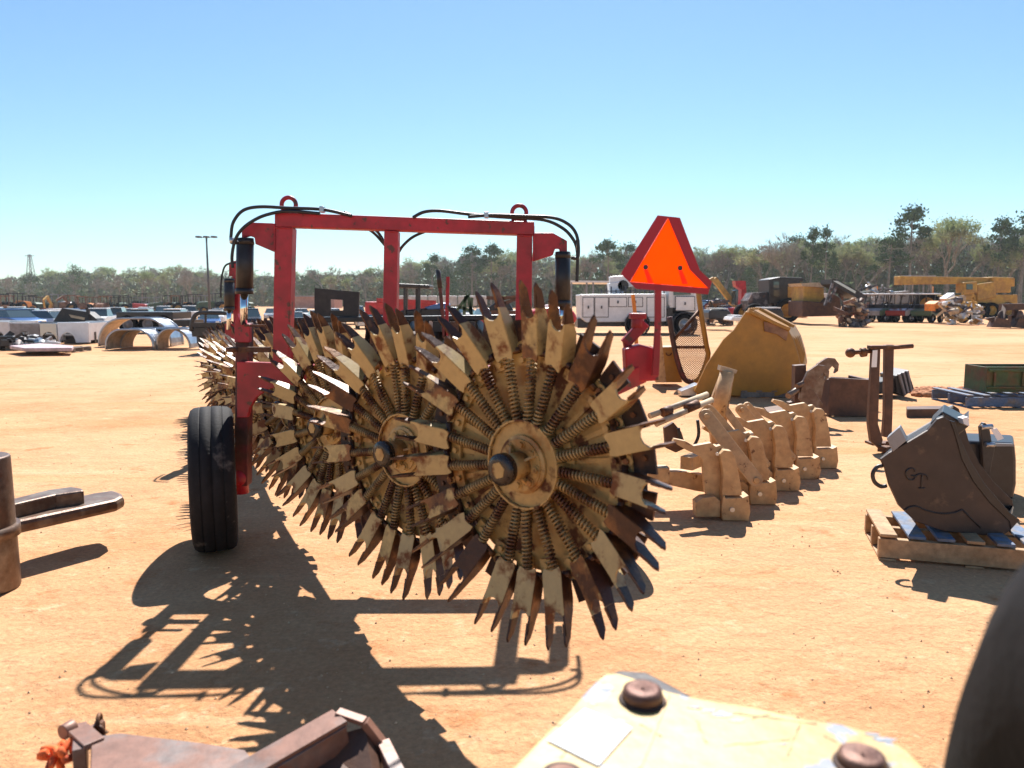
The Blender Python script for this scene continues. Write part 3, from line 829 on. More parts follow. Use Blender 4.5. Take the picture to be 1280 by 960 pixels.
# crane
Y = 62
root = thing('mobile_crane', 'long yellow mobile crane with its boom lowered to the left', 'crane', (gx(1210, Y), Y, 0))
MB().sil([(1125, 345), (1241, 347), (1241, 354), (1125, 356)], Y + .8, 1.0).build('boom', 'yellow_far', root, bevel=.04)
MB().sil([(1240, 346), (1269, 347), (1269, 358), (1264, 358), (1264, 366), (1244, 366)], Y + .4, 2).build('counterweight', 'yellow_far', root, bevel=.08)
MB().sil([(1222, 355), (1244, 352), (1246, 372), (1222, 376)], Y + .3, 2.2).build('turntable_house', 'yellow_far', root, bevel=.08)
MB().sil([(1205, 353), (1222, 352), (1222, 366), (1205, 366)], Y + .2, 1.2).build('cab', 'yellow_far', root, bevel=.05)
MB().sil([(1208, 355), (1216, 355), (1216, 362), (1208, 362)], Y + .15, .04).build('window', 'glass', root)
MB().sil([(1190, 369), (1272, 368), (1272, 380), (1190, 381)], Y + .5, 2.2).build('chassis', 'yellow_far', root, bevel=.05)
for px_ in (1200, 1229, 1241, 1262):
    c = Vector((gx(px_, Y), Y + .3, .65)); g = MB(); tyre(g, c, (0, -1, 0), .65, .4, 20); g.m = 1; rim(g, c, (0, -1, 0), .65, .4, 12); g.build('wheel', ['rubber', 'yellow_far'], root)
# small machines near the crane
Y = 50
root = thing('skid_steer', 'small yellow skid steer with open frame before the crane wheels', 'skid steer', (gx(1212, Y), Y, 0))
g = MB()
for a, b in (((1203, 366), (1203, 380)), ((1216, 366), (1217, 380)), ((1203, 366), (1216, 366)), ((1203, 373), (1217, 373))): g.beam(Q(a[0], a[1], Y), Q(b[0], b[1], Y), .12, .12); g.beam(Q(a[0], a[1], Y + 1), Q(b[0], b[1], Y + 1), .12, .12)
g.build('cab_frame', 'yellow_far', root)
MB().sil([(1199, 378), (1222, 377), (1223, 386), (1199, 387)], Y, 1.4).build('body', 'yellow_far', root, bevel=.05)
for px_ in (1203, 1218):
    c = Vector((gx(px_, Y), Y - .05, .35)); g = MB(); tyre(g, c, (0, -1, 0), .35, .3, 16); g.m = 1; rim(g, c, (0, -1, 0), .35, .3, 10); g.build('wheel', ['rubber', 'yellow_far'], root)
Y = 48
root = thing('trencher', 'red low machine with dark track right beside the last orange post', 'machine', (gx(1178, Y), Y, 0))
MB().sil([(1168, 380), (1174, 376), (1184, 377), (1187, 386), (1168, 389)], Y, 1.2).build('body', 'orange', root, bevel=.05)
MB().sil([(1170, 386), (1186, 384), (1188, 389), (1170, 391)], Y - .05, .4).build('track', 'innerblack', root)
MB().sil([(1183, 373), (1193, 366), (1197, 386), (1190, 387)], Y + .3, .8).build('shield', 'white', root)
# dark plough at the right edge
Y = 40
root = thing('plough', 'dark brown plough with pointed share at the right edge of the lot', 'plough', (gx(1258, Y), Y, 0))
MB().sil([(1240, 409), (1246, 397), (1262, 400), (1264, 410)], Y, .5).build('share', 'darkbrown', root)
MB().sil([(1231, 398), (1245, 396), (1254, 399), (1250, 403), (1240, 402)], Y + .2, .15).build('point', 'darkbrown', root)
g = MB(); g.beam(Q(1252, 384, Y + 1), Q(1290, 383, Y + 1), .5, .35); g.beam(Q(1256, 382, Y + 1), Q(1252, 402, Y + .3), .2, .3); g.beam(Q(1270, 384, Y + 1), Q(1266, 406, Y + 1), .2, .25); g.beam(Q(1262, 398, Y + 1), Q(1290, 397, Y + 1), .3, .3); g.build('frame', 'darkbrown', root)
for px_ in (1252, 1275):
    g = MB(); c = Q(px_, 398, Y + .6); g.lathe([(.01, .03), (.45, .0), (.45, -.03), (.01, 0)], (c.x, c.y, .5), (.5, -.8, 0), 20); g.build('coulter', 'darkbrown', root)
MB().sil([(1268, 409), (1274, 398), (1290, 399), (1290, 411)], Y + .2, .5).build('share', 'darkbrown', root)
# service truck
Y = 33
root = thing('service_truck', 'white utility service truck with crane on its bed behind the triangle sign', 'truck', (gx(800, Y), Y, 0))
MB().sil([(725, 368), (833, 367), (833, 402), (733, 403), (726, 398)], Y, 2.3).build('utility_body', 'white', root, bevel=.04)
MB().sil([(833, 385), (868, 383), (870, 405), (833, 406)], Y + .1, 2.1).build('chassis', 'blackpaint', root)
MB().sil([(836, 352), (862, 352), (870, 366), (873, 392), (840, 393), (836, 380)], Y + .1, 2.0).build('cab', 'white', root, bevel=.06)
MB().sil([(842, 356), (859, 356), (864, 368), (842, 369)], Y + .05, .04).build('window', 'glass', root)
for (a, b, c_, d) in ((729, 372, 742, 396), (744, 372, 760, 396), (762, 372, 783, 383), (786, 372, 803, 383), (809, 372, 830, 396), (845, 371, 868, 388)):
    MB().sil([(a - .8, b - .8), (c_ + .8, b - .8), (c_ + .8, d + .8), (a - .8, d + .8)], Y - .012, .008).build('door_seal', 'lampgrey', root)
    MB().sil([(a, b), (c_, b), (c_, d), (a, d)], Y - .03, .016).build('locker_door', 'white', root, bevel=.01)
    MB().box(Q((a + c_) / 2, (b + d) / 2, Y - .06), (.06, .03, .12)).build('handle', 'lampgrey', root)
for px_ in (796, 855):
    c = Vector((gx(px_, Y), Y - .02, .45)); g = MB(); tyre(g, c, (0, -1, 0), .46, .3, 24); g.m = 1; rim(g, c, (0, -1, 0), .46, .3, 14); g.build('wheel', ['rubber', 'silver'], root)
    g = MB(); g.torus(c + Vector((0, -.06, 0)), (0, 1, 0), .52, .05, 16, 6, 0, 2 * math.pi); g.build('wheel_arch', 'innerblack', root)
g = MB(); g.beam(Q(762, 353, Y + 1), Q(790, 351, Y + 1), .5, .5); g.beam(Q(768, 353, Y + 1), Q(770, 368, Y + 1), .6, .6); g.beam(Q(786, 353, Y + 1), Q(830, 358, Y + 1), .25, .25); g.build('crane_arm', 'white', root, bevel=.03)
g = MB(); c = Q(779, 357, Y + .7); g.cyl(c, c + Vector((0, .4, 0)), .24, n=16); g.build('hose_reel', 'innerblack', root)
g = MB()
for i in range(14):
    a = 752 + i * 6; g.cyl(Q(a, 368, Y + .4), Q(a, 362 - (i % 3) * 2, Y + .4), .03, n=6)
g.beam(Q(750, 364, Y + .4), Q(834, 363, Y + .4), .04, .04)
g.build('rack_rail', 'lampgrey', root)
MB().sil([(722, 398), (735, 398), (735, 410), (722, 410)], Y + .3, 1.7).build('bumper', 'innerblack', root, bevel=.02)
MB().sil([(733, 402), (846, 402), (846, 408), (733, 408)], Y + .4, 1.5).build('frame_rail', 'innerblack', root)
# long shelter roof
Y = 60
root = thing('open_shelter', 'low open sided shelter with white flat roof behind the service truck', 'shelter', (gx(740, Y), Y, 0))
MB().sil([(712, 350.5), (792, 351.5), (792, 353.5), (712, 353)], Y, 6).build('roof', 'white', root)
for px_ in (714, 733, 741, 760, 778, 790):
    MB().beam((gx(px_, Y + .1), Y + .1, 0), (gx(px_, Y + .1), Y + .1, 2.9), .12, .12).build('roof_post', 'grey', root)

# ================================================================ THE RED MACHINE
GY = 4.4
mach = thing('tine_wheel_implement', 'large red framed implement carrying a diagonal row of rusty cream spring tine wheels', 'farm implement', (-1.2, GY, 0))
def mpart(mb, name, mats, bevel=0, parent=None): return mb.build(name, mats, parent or mach, bevel=bevel)
D_ = .1
mpart(MB().sil([(343, 265), (366, 266), (668, 277), (668, 294), (366, 284), (343, 284)], GY, D_), 'top_beam', 'red', .006)
mpart(MB().sil([(343, 284.3), (365.5, 284.5), (361, 453), (340.5, 453)], GY + .003, D_ - .006), 'post', 'red', .006)
mpart(MB().sil([(480, 288.5), (497.5, 289), (494, 470), (477, 470)], GY + .003, D_ - .006), 'post', 'red', .006)
mpart(MB().sil([(646, 294), (665.5, 294.3), (664, 470), (643, 470)], GY + .003, D_ - .006), 'post', 'red', .006)
mpart(MB().sil([(302, 287), (315, 278), (342.5, 279), (342.5, 315), (319, 305), (318, 297), (312, 295), (302, 298)], GY + .03, .03), 'bracket', 'red', .004)
mpart(MB().sil([(668.3, 281), (668.3, 291), (691, 291), (709, 301), (709, 315), (700, 315), (699, 311), (694, 311), (691, 319), (666, 327), (666, 294)], GY + .03, .03), 'bracket', 'red', .004)
for px_, py_ in ((361, 256), (649, 266)):
    g = MB(); c = Q(px_, py_, GY + .05); g.torus(c, (0, 1, 0), .041, .0125, 28, 10)
    g.box(c + Vector((0, 0, -.045)), (.09, .022, .03)); mpart(g, 'lifting_ring', 'red')
for pp in ([(343.5, 284.6), (354, 285), (365, 285)], [(480.5, 289), (489, 289.2), (497, 289.5)], [(646.5, 294.5), (656, 294.6), (665, 294.8)], [(343, 280), (343, 297), (343, 314)], [(668, 291), (667, 308), (666, 326)], [(378, 456), (378.3, 468), (378, 479)]):
    rq = random.Random(int(pp[0][0])); a, b, c = [Q(x_, y_, GY - .002) for x_, y_ in pp]; n_ = 14
    path = [a.lerp(c, k / n_) + Vector((rq.uniform(-.001, .001), 0, rq.uniform(-.001, .001))) for k in range(n_ + 1)]
    mpart(MB().tube(path, [.0042 + rq.uniform(-.001, .0014) for _ in path], 6), 'weld_bead', 'red')
# lower beam with the curved gusset towards the leg
arc = [(375 - 1, 481), (352, 482), (334, 487), (320, 497), (312, 510), (309, 522)]
mpart(MB().sil([(296, 452), (378, 455)] + arc + [(296, 522)], GY + .02, .05), 'gusset', 'red', .004)
mpart(MB().sil([(378.3, 456), (716, 459), (716, 481), (378.3, 479)], GY + .01, .1), 'lower_beam', 'red', .006)
mpart(MB().sil([(294, 404), (311, 404), (309, 608), (293, 608)], GY + .075, .09), 'leg', 'browntube', .006)
mpart(MB().sil([(695, 404), (714, 404), (712, 600), (697, 600)], GY + .115, .09), 'leg', 'browntube', .006)
mpart(MB().sil([(293, 404), (297, 392), (300, 404), (312, 405), (312, 428), (293, 428)], GY + .03, .04), 'clevis', 'red', .003)
g = MB(); g.beam(Q(291, 437, GY), Q(338, 437, GY), .03, .03); g.cyl(Q(291, 434, GY), Q(291, 440, GY), .04, n=12)
g.beam(Q(306, 407, GY + .02), Q(332, 407, GY + .02), .02, .012); mpart(g, 'stop_bar', 'rust')
def cylinder(xb0, xb1, yt, ym, yb, Y, sl=0):
    c0 = Q((xb0 + xb1) / 2, yt, Y); c1 = Q((xb0 + xb1) / 2 - sl, ym, Y); r = abs(Q(xb1, yt, Y).x - Q(xb0, yt, Y).x) / 2
    g = MB(); g.cyl(c0, c1, r, n=24); g.cyl(c0 + Vector((0, 0, .006)), c0 - Vector((0, 0, .03)), r * .97, r * 1.03, 24); g.cyl(c1 - Vector((0, 0, .012)), c1 + Vector((0, 0, .02)), r * 1.04, n=24)
    o = mpart(g, 'hydraulic_cylinder', 'blackpaint')
    g = MB(); g.cyl(c1, Q((xb0 + xb1) / 2 - sl - 1, yb, Y), r * .45, n=20); g.build('rod', 'chrome', o)
    return o
cylinder(296, 317, 299, 365, 406, GY + .04, 1)
cylinder(694, 713, 316, 380, 410, GY + .04)
# second lift leg at the far end of the implement
FY = 7.7
cylinder(280.5, 293, 349, 386, 412, FY)
mpart(MB().sil([(286, 328), (297, 325), (299, 360), (296, 420), (292, 420), (290, 345), (286, 345)], FY + .06, .09), 'post', 'red', .005)
mpart(MB().sil([(281, 405), (300, 404), (300, 425), (281, 425)], FY + .03, .1), 'clevis', 'red', .004)
def hose(pts, Y0, r=.0095, dy=None):
    n = len(pts); g = MB()
    path = [Q(x_, y_, Y0 + (dy[i] if dy else 0)) for i, (x_, y_) in enumerate(pts)]
    g.tube(smooth_path(path, 7), r, 8); return mpart(g, 'hydraulic_hose', 'hose')
hose([(440, 270), (404, 262), (360, 260), (325, 258.5), (304, 263), (292, 277), (289, 292), (289.5, 303), (298, 303)], GY - .03)
hose([(400, 267), (360, 264), (335, 268), (318, 275), (303, 286), (294, 300), (290, 320), (291, 335)], GY - .04)
hose([(297, 328), (283, 331), (278, 342), (276, 358), (276, 372)], FY - .02)
hose([(430, 265), (455, 278), (472, 290), (482, 306), (486, 312)], GY + .13, .0085)
hose([(426, 266), (450, 280), (467, 291), (479, 304), (483, 309)], GY + .14, .0085)
hose([(497, 318), (503, 308), (515, 297), (530, 290), (548, 284)], GY + .13, .0085)
hose([(516, 272), (530, 265), (550, 263.5), (580, 267), (610, 270), (640, 272), (680, 275), (703, 285), (715, 297), (721, 310), (722, 330), (721, 352)], GY - .03)
hose([(585, 271), (615, 269), (650, 270), (690, 272), (710, 280), (720, 292), (723, 308), (722, 322), (714, 322)], GY - .045)
for px_, py_ in ((403, 262), (608, 269)):
    mpart(MB().box(Q(px_, py_, GY - .03), (.025, .05, .034)), 'hose_clamp', 'galv', .004)
for (a, b) in (((289.5, 297), (290, 304)), ((722, 300), (722, 313))):
    mpart(MB().cyl(Q(a[0], a[1], GY - .03), Q(b[0], b[1], GY - .03), .013, n=12), 'hose_fitting', 'galv')
# transport wheels
def transport_wheel(px_, Yc):
    c = Vector((gx(px_, Yc, .43), Yc, .43)); ax = Vector((.935, .355, 0))
    h = MB(); tyre(h, c, ax, .435, .25, 72)
    for gq in (-.06, -.022, .022, .06): pass
    o = h.build('transport_wheel', 'dusty_rubber', mach)
    rim(MB(), c, ax, .435, .27).build('rim', 'white', o) if False else None
    g = MB(); rim(g, c, ax, .435, .27, 32); g.build('rim', 'cream', o)
    return c, ax
c, ax = transport_wheel(267, 4.5)
g = MB(); lg = Q(301, 596, GY + .12); g.cyl(c, lg, .035, n=16); g.sph(lg + Vector((.0, -.02, 0)), .055); g.cyl(lg - Vector((0, 0, .1)), lg + Vector((0, 0, .05)), .045, n=14)
mpart(g, 'axle', 'red')
c, ax = transport_wheel(745, 4.55)
g = MB(); g.cyl(c, Q(705, 590, GY + .15), .035, n=16); mpart(g, 'axle', 'red')

# ---- tine wheels
PHI = R(41)
NT = 21
WH = [(667, 577, 2.56), (517, 560, 3.15), (426, 530, 4.0), (375, 0, 4.95), (342, 0, 5.9), (323, 0, 6.9), (306, 0, 7.9), (293, 0, 8.85), (283, 0, 9.8)]
hz = [None, None, None, .81, .77, .73, .69, .65, .60]
hubs = []
for (x_, y_, z_), h_ in zip(WH, hz):
    if h_ is None: hubs.append(P(x_, y_, z_))
    else:
        Yv = (z_ - (CAMZ - h_) * math.sin(PITCH)) / math.cos(PITCH)
        hubs.append(Vector(((x_ - 640) / FPX * z_, Yv, h_)))
def W(u, v, w_): return Vector((u, -w_, v))          # radial, tangential, towards the front
def tine_mb(g, mi=(0, 1), rnd=None):
    # channel web and two bladed flanges, tipped forward about the pivot
    tilt = Matrix.Rotation(R(-13 + (rnd.uniform(-7, 6) if rnd else 0)), 3, 'Z') @ Matrix.Rotation(R(rnd.uniform(-9, 9) if rnd else 0), 3, 'X')
    piv = Vector((.36, -.05, 0))
    def T(p): return piv + tilt @ (p - piv)
    g.m = mi[0]
    web = [(.350, -.030), (.366, -.036), (.478, -.036), (.525, -.037), (.508, -.030), (.493, -.017), (.488, 0), (.493, .017), (.508, .030), (.525, .037), (.478, .036), (.366, .036), (.350, .030), (.357, .013), (.361, 0), (.357, -.013)]
    g.prism([T(W(a, b, .062)) for a, b in web], tilt @ Vector((0, .006, 0)))
    for s in (-1, 1):
        g.m = mi[0] if s < 0 else mi[1]
        low = [(.37, .06), (.49, .06), (.49, .012), (.45, .004), (.38, .006)]
        g.prism([T(W(a, s * .038, b)) for a, b in low], tilt @ W(0, -s * .006, 0))
        g.m = mi[0] if s < 0 else mi[1]
        g.prism([T(W(a, s * .0383, b)) for a, b in [(.489, .0615), (.526, .063), (.52, .023), (.489, .0125)]], tilt @ W(0, -s * .007, 0))
        g.m = mi[1]
        hi = [(.5265, .063), (.592, .068), (.606, .062), (.578, .038), (.5205, .023)]
        L_ = rnd.uniform(-.012, .008) if rnd else 0
        g.prism([T(W(a + (L_ if a > .55 else 0), s * .0385, b)) for a, b in hi], tilt @ W(0, -s * .0075, 0))
        # stiffening lip along the prong's front edge
        g.prism([T(W(a, s * .0385 - s * b, .0655)) for a, b in ((.527, 0), (.565, 0), (.59, .004), (.565, .009), (.527, .010))], tilt @ Vector((0, .005, 0)))
    g.m = mi[1]
    g.cyl(T(W(.372, -.055, .03)), T(W(.372, .055, .03)), .011, n=10)
def spring_mb(g, n=16, seg=9):
    pts = []
    for i in range(n * seg + 1):
        t = i / (n * seg); a = 2 * math.pi * n * t
        pts.append(W(.15 + .215 * t, .0155 * math.cos(a), .045 + .0155 * math.sin(a)))
    g.tube(pts, .0038, 6)
    g.cyl(W(.14, 0, .045), W(.385, 0, .045), .006, n=8)
def meshof(f, name, mats, *a):
    g = MB(); f(g, *a)
    me = bpy.data.meshes.new(name)
    me.from_pydata(g.v, [], g.f); me.polygons.foreach_set("use_smooth", g.sm); me.polygons.foreach_set("material_index", g.mi)
    for x_ in mats: me.materials.append(M[x_])
    me.update(); return me
rn = random.Random(4)
tine_meshes = [meshof(lambda g: tine_mb(g, (0, 1), rn), 'tine', ['tine', 'prong']) for i in range(5)] + [meshof(lambda g: tine_mb(g, (0, 0), rn), 'tine', ['prong', 'prong'])] + [meshof(lambda g: tine_mb(g, (0, 1), rn), 'tine', ['rustytine', 'prong']) for i in range(3)]
spring_mesh = meshof(spring_mb, 'spring', ['spring'])
def wheel_plate(g):
    # front plate, radial straps, bolted blocks between the tines, polygonal hub ring
    g.m = 0
    n = NT * 2
    g.prism([W(.372 * math.cos(2 * math.pi * k / n), .372 * math.sin(2 * math.pi * k / n), 0) for k in range(n)], (0, .008, 0))
    for k in range(NT):
        a = 2 * math.pi * (k + .5) / NT
        g.X = Matrix.Rotation(-a, 4, 'Y')
        g.m = 0
        g.prism([W(u, v, .003) for u, v in ((.15, -.006), (.35, -.010), (.35, .010), (.15, .006))], W(0, 0, .006))
        g.prism([W(u, v, .006) for u, v in ((.325, -.03), (.40, -.034), (.40, .034), (.325, .03))], W(0, 0, .016))
        g.cyl(W(.345, 0, .022), W(.345, 0, .034), .011, n=6, smooth=False)
        g.m = 2
        g.prism([W(u, v, .004) for u, v in ((.402, -.036), (.478, -.044), (.478, .044), (.402, .036))], W(0, 0, .01))
        g.m = 0
        g.cyl(W(.388, 0, .021), W(.388, 0, .027), .02, n=14); g.m = 1; g.cyl(W(.388, 0, .027), W(.388, 0, .036), .010, n=6, smooth=False)
        g.cyl(W(.445, .006, .013), W(.445, .006, .022), .009, n=6, smooth=False)
        # small lug at the inner end of every spring
        a2 = 2 * math.pi * k / NT
        g.X = Matrix.Rotation(-a2, 4, 'Y'); g.m = 0
        g.box(W(.17, .027, .01), (.03, .02, .016)); 
        g.m = 1; g.box(W(.147, 0, .052), (.008, .012, .022))
    g.X = None; g.m = 0
    pts = [(.143 / math.cos(math.pi / NT) * math.cos(2 * math.pi * (k + .5) / NT), .143 / math.cos(math.pi / NT) * math.sin(2 * math.pi * (k + .5) / NT)) for k in range(NT)]
    g.prism([W(a, b, .0) for a, b in pts], W(0, 0, .052))
    for k in range(NT):        # raised rim of the hub ring
        a = 2 * math.pi * (k) / NT
        g.X = Matrix.Rotation(-a, 4, 'Y')
        hw = .143 * math.tan(math.pi / NT) - .0006
        g.prism([W(u, v, .0) for u, v in ((.1435, -hw), (.1495, -hw), (.1495, hw), (.1435, hw))], W(0, 0, .066))
    g.X = None
    # flat back plate
    g.prism([W(.30 * math.cos(2 * math.pi * k / n), .30 * math.sin(2 * math.pi * k / n), -.06) for k in range(n)], (0, .008, 0))
def hub_mb(g):
    g.m = 0
    g.lathe([(.001, 0), (.098, 0), (.098, .008), (.086, .012), (.086, .017), (.001, .017)], W(0, 0, .054), W(0, 0, 1), 40, closed=False, smooth=False)
    for k in range(8):
        a = 2 * math.pi * (k + .5) / 8
        g.X = Matrix.Rotation(-a, 4, 'Y'); g.cyl(W(.069, 0, .07), W(.069, 0, .082), .0125, .011, n=6, smooth=False); g.cyl(W(.069, 0, .0715), W(.069, 0, .074), .017, n=14)
    for k in range(4):
        g.X = Matrix.Rotation(-(2 * math.pi * k / 4 + .25), 4, 'Y')
        g.prism([W(.03, -.004, .07), W(.083, -.004, .0712), W(.03, -.004, .105)], W(0, .008, 0))
    g.X = None
    g.cyl(W(0, 0, .07), W(0, 0, .155), .047, .043, 28)
    g.m = 1
    g.lathe([(.001, .178), (.03, .178), (.048, .175), (.053, .168), (.053, .145), (.049, .140), (.001, .140)], W(0, 0, 0), W(0, 0, 1), 32, closed=False)
    g.m = 0
    g.prism([W(.028 * math.cos(a_), .028 * math.sin(a_), .1775) for a_ in [2 * math.pi * q / 6 for q in range(6)]], W(0, 0, .003))
plate_mesh = meshof(wheel_plate, 'tine_wheel', ['cream', 'rust', 'darkmount'])
hub_mesh = meshof(hub_mb, 'hub', ['cream', 'grease'])
def link(me, name, parent, M4=None):
    o = bpy.data.objects.new(name, me); COL.objects.link(o); o.parent = parent
    if M4 is not None: o.matrix_local = M4
    return o
restT = MB(); restS = MB()
org = ORG[mach.name]
for i, hp in enumerate(hubs):
    rot0 = rn.random() * .28 + (0.05 if i == 0 else 0)
    wm = Matrix.Translation(hp - org) @ Matrix.Rotation(-PHI, 4, 'Z') @ Matrix.Rotation(-rot0, 4, 'Y')
    wh = link(plate_mesh, 'tine_wheel', mach, wm)
    link(hub_mesh, 'hub', wh)
    for k in range(NT):
        a = 2 * math.pi * k / NT + rn.uniform(-.035, .035)
        rm = Matrix.Rotation(-a, 4, 'Y')
        dark = rn.random() < .05
        if i < 4:
            link(tine_meshes[5 if dark else (6 + rn.randrange(3) if rn.random() < (.09, .25, .42, .55)[i] else rn.randrange(5))], 'tine', wh, rm)
            link(spring_mesh, 'spring', wh, Matrix.Rotation(-a - rn.uniform(-.03, .03), 4, 'Y'))
        else:
            full = Matrix.Translation(hp) @ Matrix.Rotation(-PHI, 4, 'Z') @ Matrix.Rotation(-rot0, 4, 'Y') @ rm
            restT.X = full; tine_mb(restT, (1, 1) if dark else ((0, 1) if rn.random() < .4 else (2, 1)), rn)
            restS.X = full; restS.tube([W(.15 + .19 * t / 60, .0175 * math.cos(t * .65), .047 + .0175 * math.sin(t * .65)) for t in range(61)], .005, 3, caps=False)
tag(restT.build('tine', ['tine', 'prong', 'rustytine'], mach), kind='stuff')
tag(restS.build('spring', 'spring', mach), kind='stuff')
# diagonal toolbar and one arm per wheel
nb = Vector((math.sin(PHI), math.cos(PHI), 0))
bars = [hp + nb * .19 + Vector((0, 0, -.02)) for hp in hubs]
g = MB(); g.tube(bars, .035, 4); mpart(g, 'toolbar', 'rust')
for hp, b in zip(hubs, bars):
    g = MB(); g.cyl(hp + nb * .02, b, .04, n=12); g.beam(b, b + Vector((0, 0, .16)), .06, .06); mpart(g, 'axle_arm', 'darkmount')
# red frame rails that tie toolbar and gantry together
g = MB(); g.beam(bars[2] + Vector((0, .05, .1)), Vector((bars[2].x + .1, GY + .12, 1.05)), .08, .08); mpart(g, 'tie_rail', 'red', .005)
g = MB(); g.beam((-2.75, FY + .16, .86), (bars[7].x, bars[7].y, .7), .09, .09); mpart(g, 'tie_rail', 'red', .005)
# right hand red arm and the triangular warning sign on its post
SY = 2.75
mpart(MB().sil([(781, 436), (801, 431), (822, 436), (824, 476), (783, 478)], SY + .06, .08), 'arm_end', 'red', .006)
g = MB(); g.beam(Q(800, 466, SY + .1), bars[0] + Vector((-.05, .0, .17)), .06, .07); mpart(g, 'arm', 'red', .004)
g = MB(); g.beam(Q(781, 430, SY + .12), Q(806, 403, SY + .12), .035, .04); g.cyl(Q(797, 397, SY + .12), Q(797, 410, SY + .12), .024, n=14); g.box(Q(797, 395, SY + .12), (.06, .05, .022)); g.beam(Q(783, 425, SY + .12), Q(786, 440, SY + .12), .03, .03); mpart(g, 'latch', 'red', .004)
g = MB(); g.prism([Q(x_, y_, SY + .008) for x_, y_ in ((819, 352), (827, 352), (827, 400), (824, 470), (815, 470), (819, 410))], (0, .02, 0)); mpart(g, 'sign_post', 'red', .003)
zc = (2, 0, 0)
out = [(822, 269), (850, 272), (875, 338), (890, 352), (885, 368), (795, 361), (776, 342)]
inn = [(833.5, 273.5), (837, 273.5), (862.5, 337), (886, 360.5), (880, 361), (787, 352.5)]
def bend(x_, y_): return SY - .012 - .0025 * max(0, y_ - 340) * 0
sg = MB()
for poly in ([(835, 272), (850, 272), (875, 338), (890, 352), (885, 368), (886, 360.5), (862.5, 337)], [(886, 360.5), (885, 368), (795, 361), (787, 352.5)], [(787, 352.5), (795, 361), (776, 342), (822, 269), (850, 272), (835, 272)]):
    sg.prism([Q(x_, y_, SY) for x_, y_ in poly], (0, .003, 0))
sg = sg.build('warning_sign', 'smv_red', mach)
sg['label'] = 'orange triangle with dark red border on a post'
MB().prism([Q(x_, y_, SY - .0015) for x_, y_ in [(835, 272.3), (862.3, 337), (885.6, 360.3), (787.5, 352.3)]], (0, .002, 0)).build('orange_triangle', 'smv_orange', sg)
for px_, py_ in ((807, 334), (850, 335)):
    MB().prism([Q(x_, y_, SY - .0022) for x_, y_ in ((px_ - 2, py_ + 3), (px_ + 2.5, py_ + 3), (px_ + 10, py_ + 20), (px_ + 3, py_ + 20))], (0, .0008, 0)).build('faded_streak', 'smv_faded', sg)
    g = MB(); c = Q(px_, py_, SY - .004); g.cyl(c, c - Vector((0, .003, 0)), .009, n=16); g.build('bolt_hole', 'innerblack', sg)

# ================================================================ MIDDLE DISTANCE, RIGHT
# ripper with five shanks
b1 = G(903, 650); b5 = G(1018, 585)
rip = thing('ripper', 'tan ripper with five curved shanks and lift links lying right of the tine wheels', 'ripper', ((b1.x + b5.x) / 2, (b1.y + b5.y) / 2, 0))
def shank(b, s):
    k = .0055 * s * b.y / 5.1
    def o_(pts, y0, d): return MB().prism([(b.x + a * k, b.y + y0, max(z * k, .003)) for a, z in pts], (0, d, 0))
    leg = o_([(-14, 20), (0, 20), (8, 60), (6, 86), (-2, 93), (-8, 91), (-14, 96), (-36, 92), (-46, 98), (-60, 101), (-62, 97), (-45, 87), (-30, 80), (-24, 74), (-22, 50), (-20, 34)], .06, .05).build('shank', 'tan', rip, bevel=.003)
    o_([(-2, 32), (23, 32), (19, 56), (13, 80), (8, 88), (-1, 89), (-6, 84), (-1, 60)], -.01, .065).build('wear_shroud', 'tan', leg, bevel=.003)
    o_([(-1, 1), (31, 0), (33, 12), (30, 33), (24, 30), (2, 29), (-1, 34), (-3, 14)], -.03, .16).build('foot', 'tan', leg, bevel=.003)
    o_([(-33, 4), (-3, 4), (-3, 24), (-10, 30), (-26, 28), (-34, 22)], 0, .10).build('heel', 'tan', leg, bevel=.003)
    g = MB(); c = Vector((b.x + 10 * k, b.y - .02, 15 * k)); g.cyl(c, c - Vector((0, .02, 0)), .017 * s, n=14); g.cyl(c + Vector((-20 * k, 0, 70 * k)), c + Vector((-20 * k, -.006, 70 * k)), .012, n=12); g.build('pin', 'galv', leg)
for i in range(5):
    t = i / 4.0
    shank(b1.lerp(b5, t) + Vector((0, 0, 0)), 1.0 - .04 * i)
def link_bar(p0, p1, w_, th, name, m_='tan', parent=rip):
    d = (p1 - p0).normalized(); n_ = Vector((-d.z, 0, d.x)).normalized() if abs(d.y) < .95 else Vector((0, 0, 1))
    pts = []
    for c_, s_ in ((p0, 1), (p1, -1)):
        for k in range(9):
            a = math.pi * (.5 + k / 8); pts.append(c_ + (d * math.cos(a) + n_ * math.sin(a)) * (w_ / 2) * s_)
    g = MB(); g.prism(pts, (0, th, 0))
    for c_ in (p0, p1): g.cyl(c_, c_ - Vector((0, .02, 0)), w_ * .22, n=12)
    return g.build(name, m_, parent, bevel=.004)
link_bar(Q(883, 520, 5.5), Q(945, 600, 5.3), .10, .03, 'link_arm'); link_bar(Q(886, 514, 5.7), Q(955, 592, 5.6), .10, .03, 'link_arm')
link_bar(Q(907, 512, 5.9), Q(958, 580, 5.8), .06, .03, 'link_arm'); link_bar(Q(927, 512, 6.1), Q(985, 580, 6.0), .09, .03, 'link_arm')
link_bar(Q(935, 508, 6.3), Q(990, 572, 6.2), .07, .03, 'link_arm')
g = MB(); g.cyl(Q(909, 464, 5.9), Q(897, 520, 5.9), .055, n=20); g.build('mast_tube', 'tan', rip)
MB().sil([(901, 457), (922, 463), (920, 467), (900, 463)], 5.87, .08).build('mast_cap', 'beige', rip)
MB().sil([(885, 512), (893, 490), (902, 466), (918, 470), (912, 505), (905, 560), (890, 560)], 5.95, .05).build('mast_plate', 'tan', rip, bevel=.005)
g = MB()
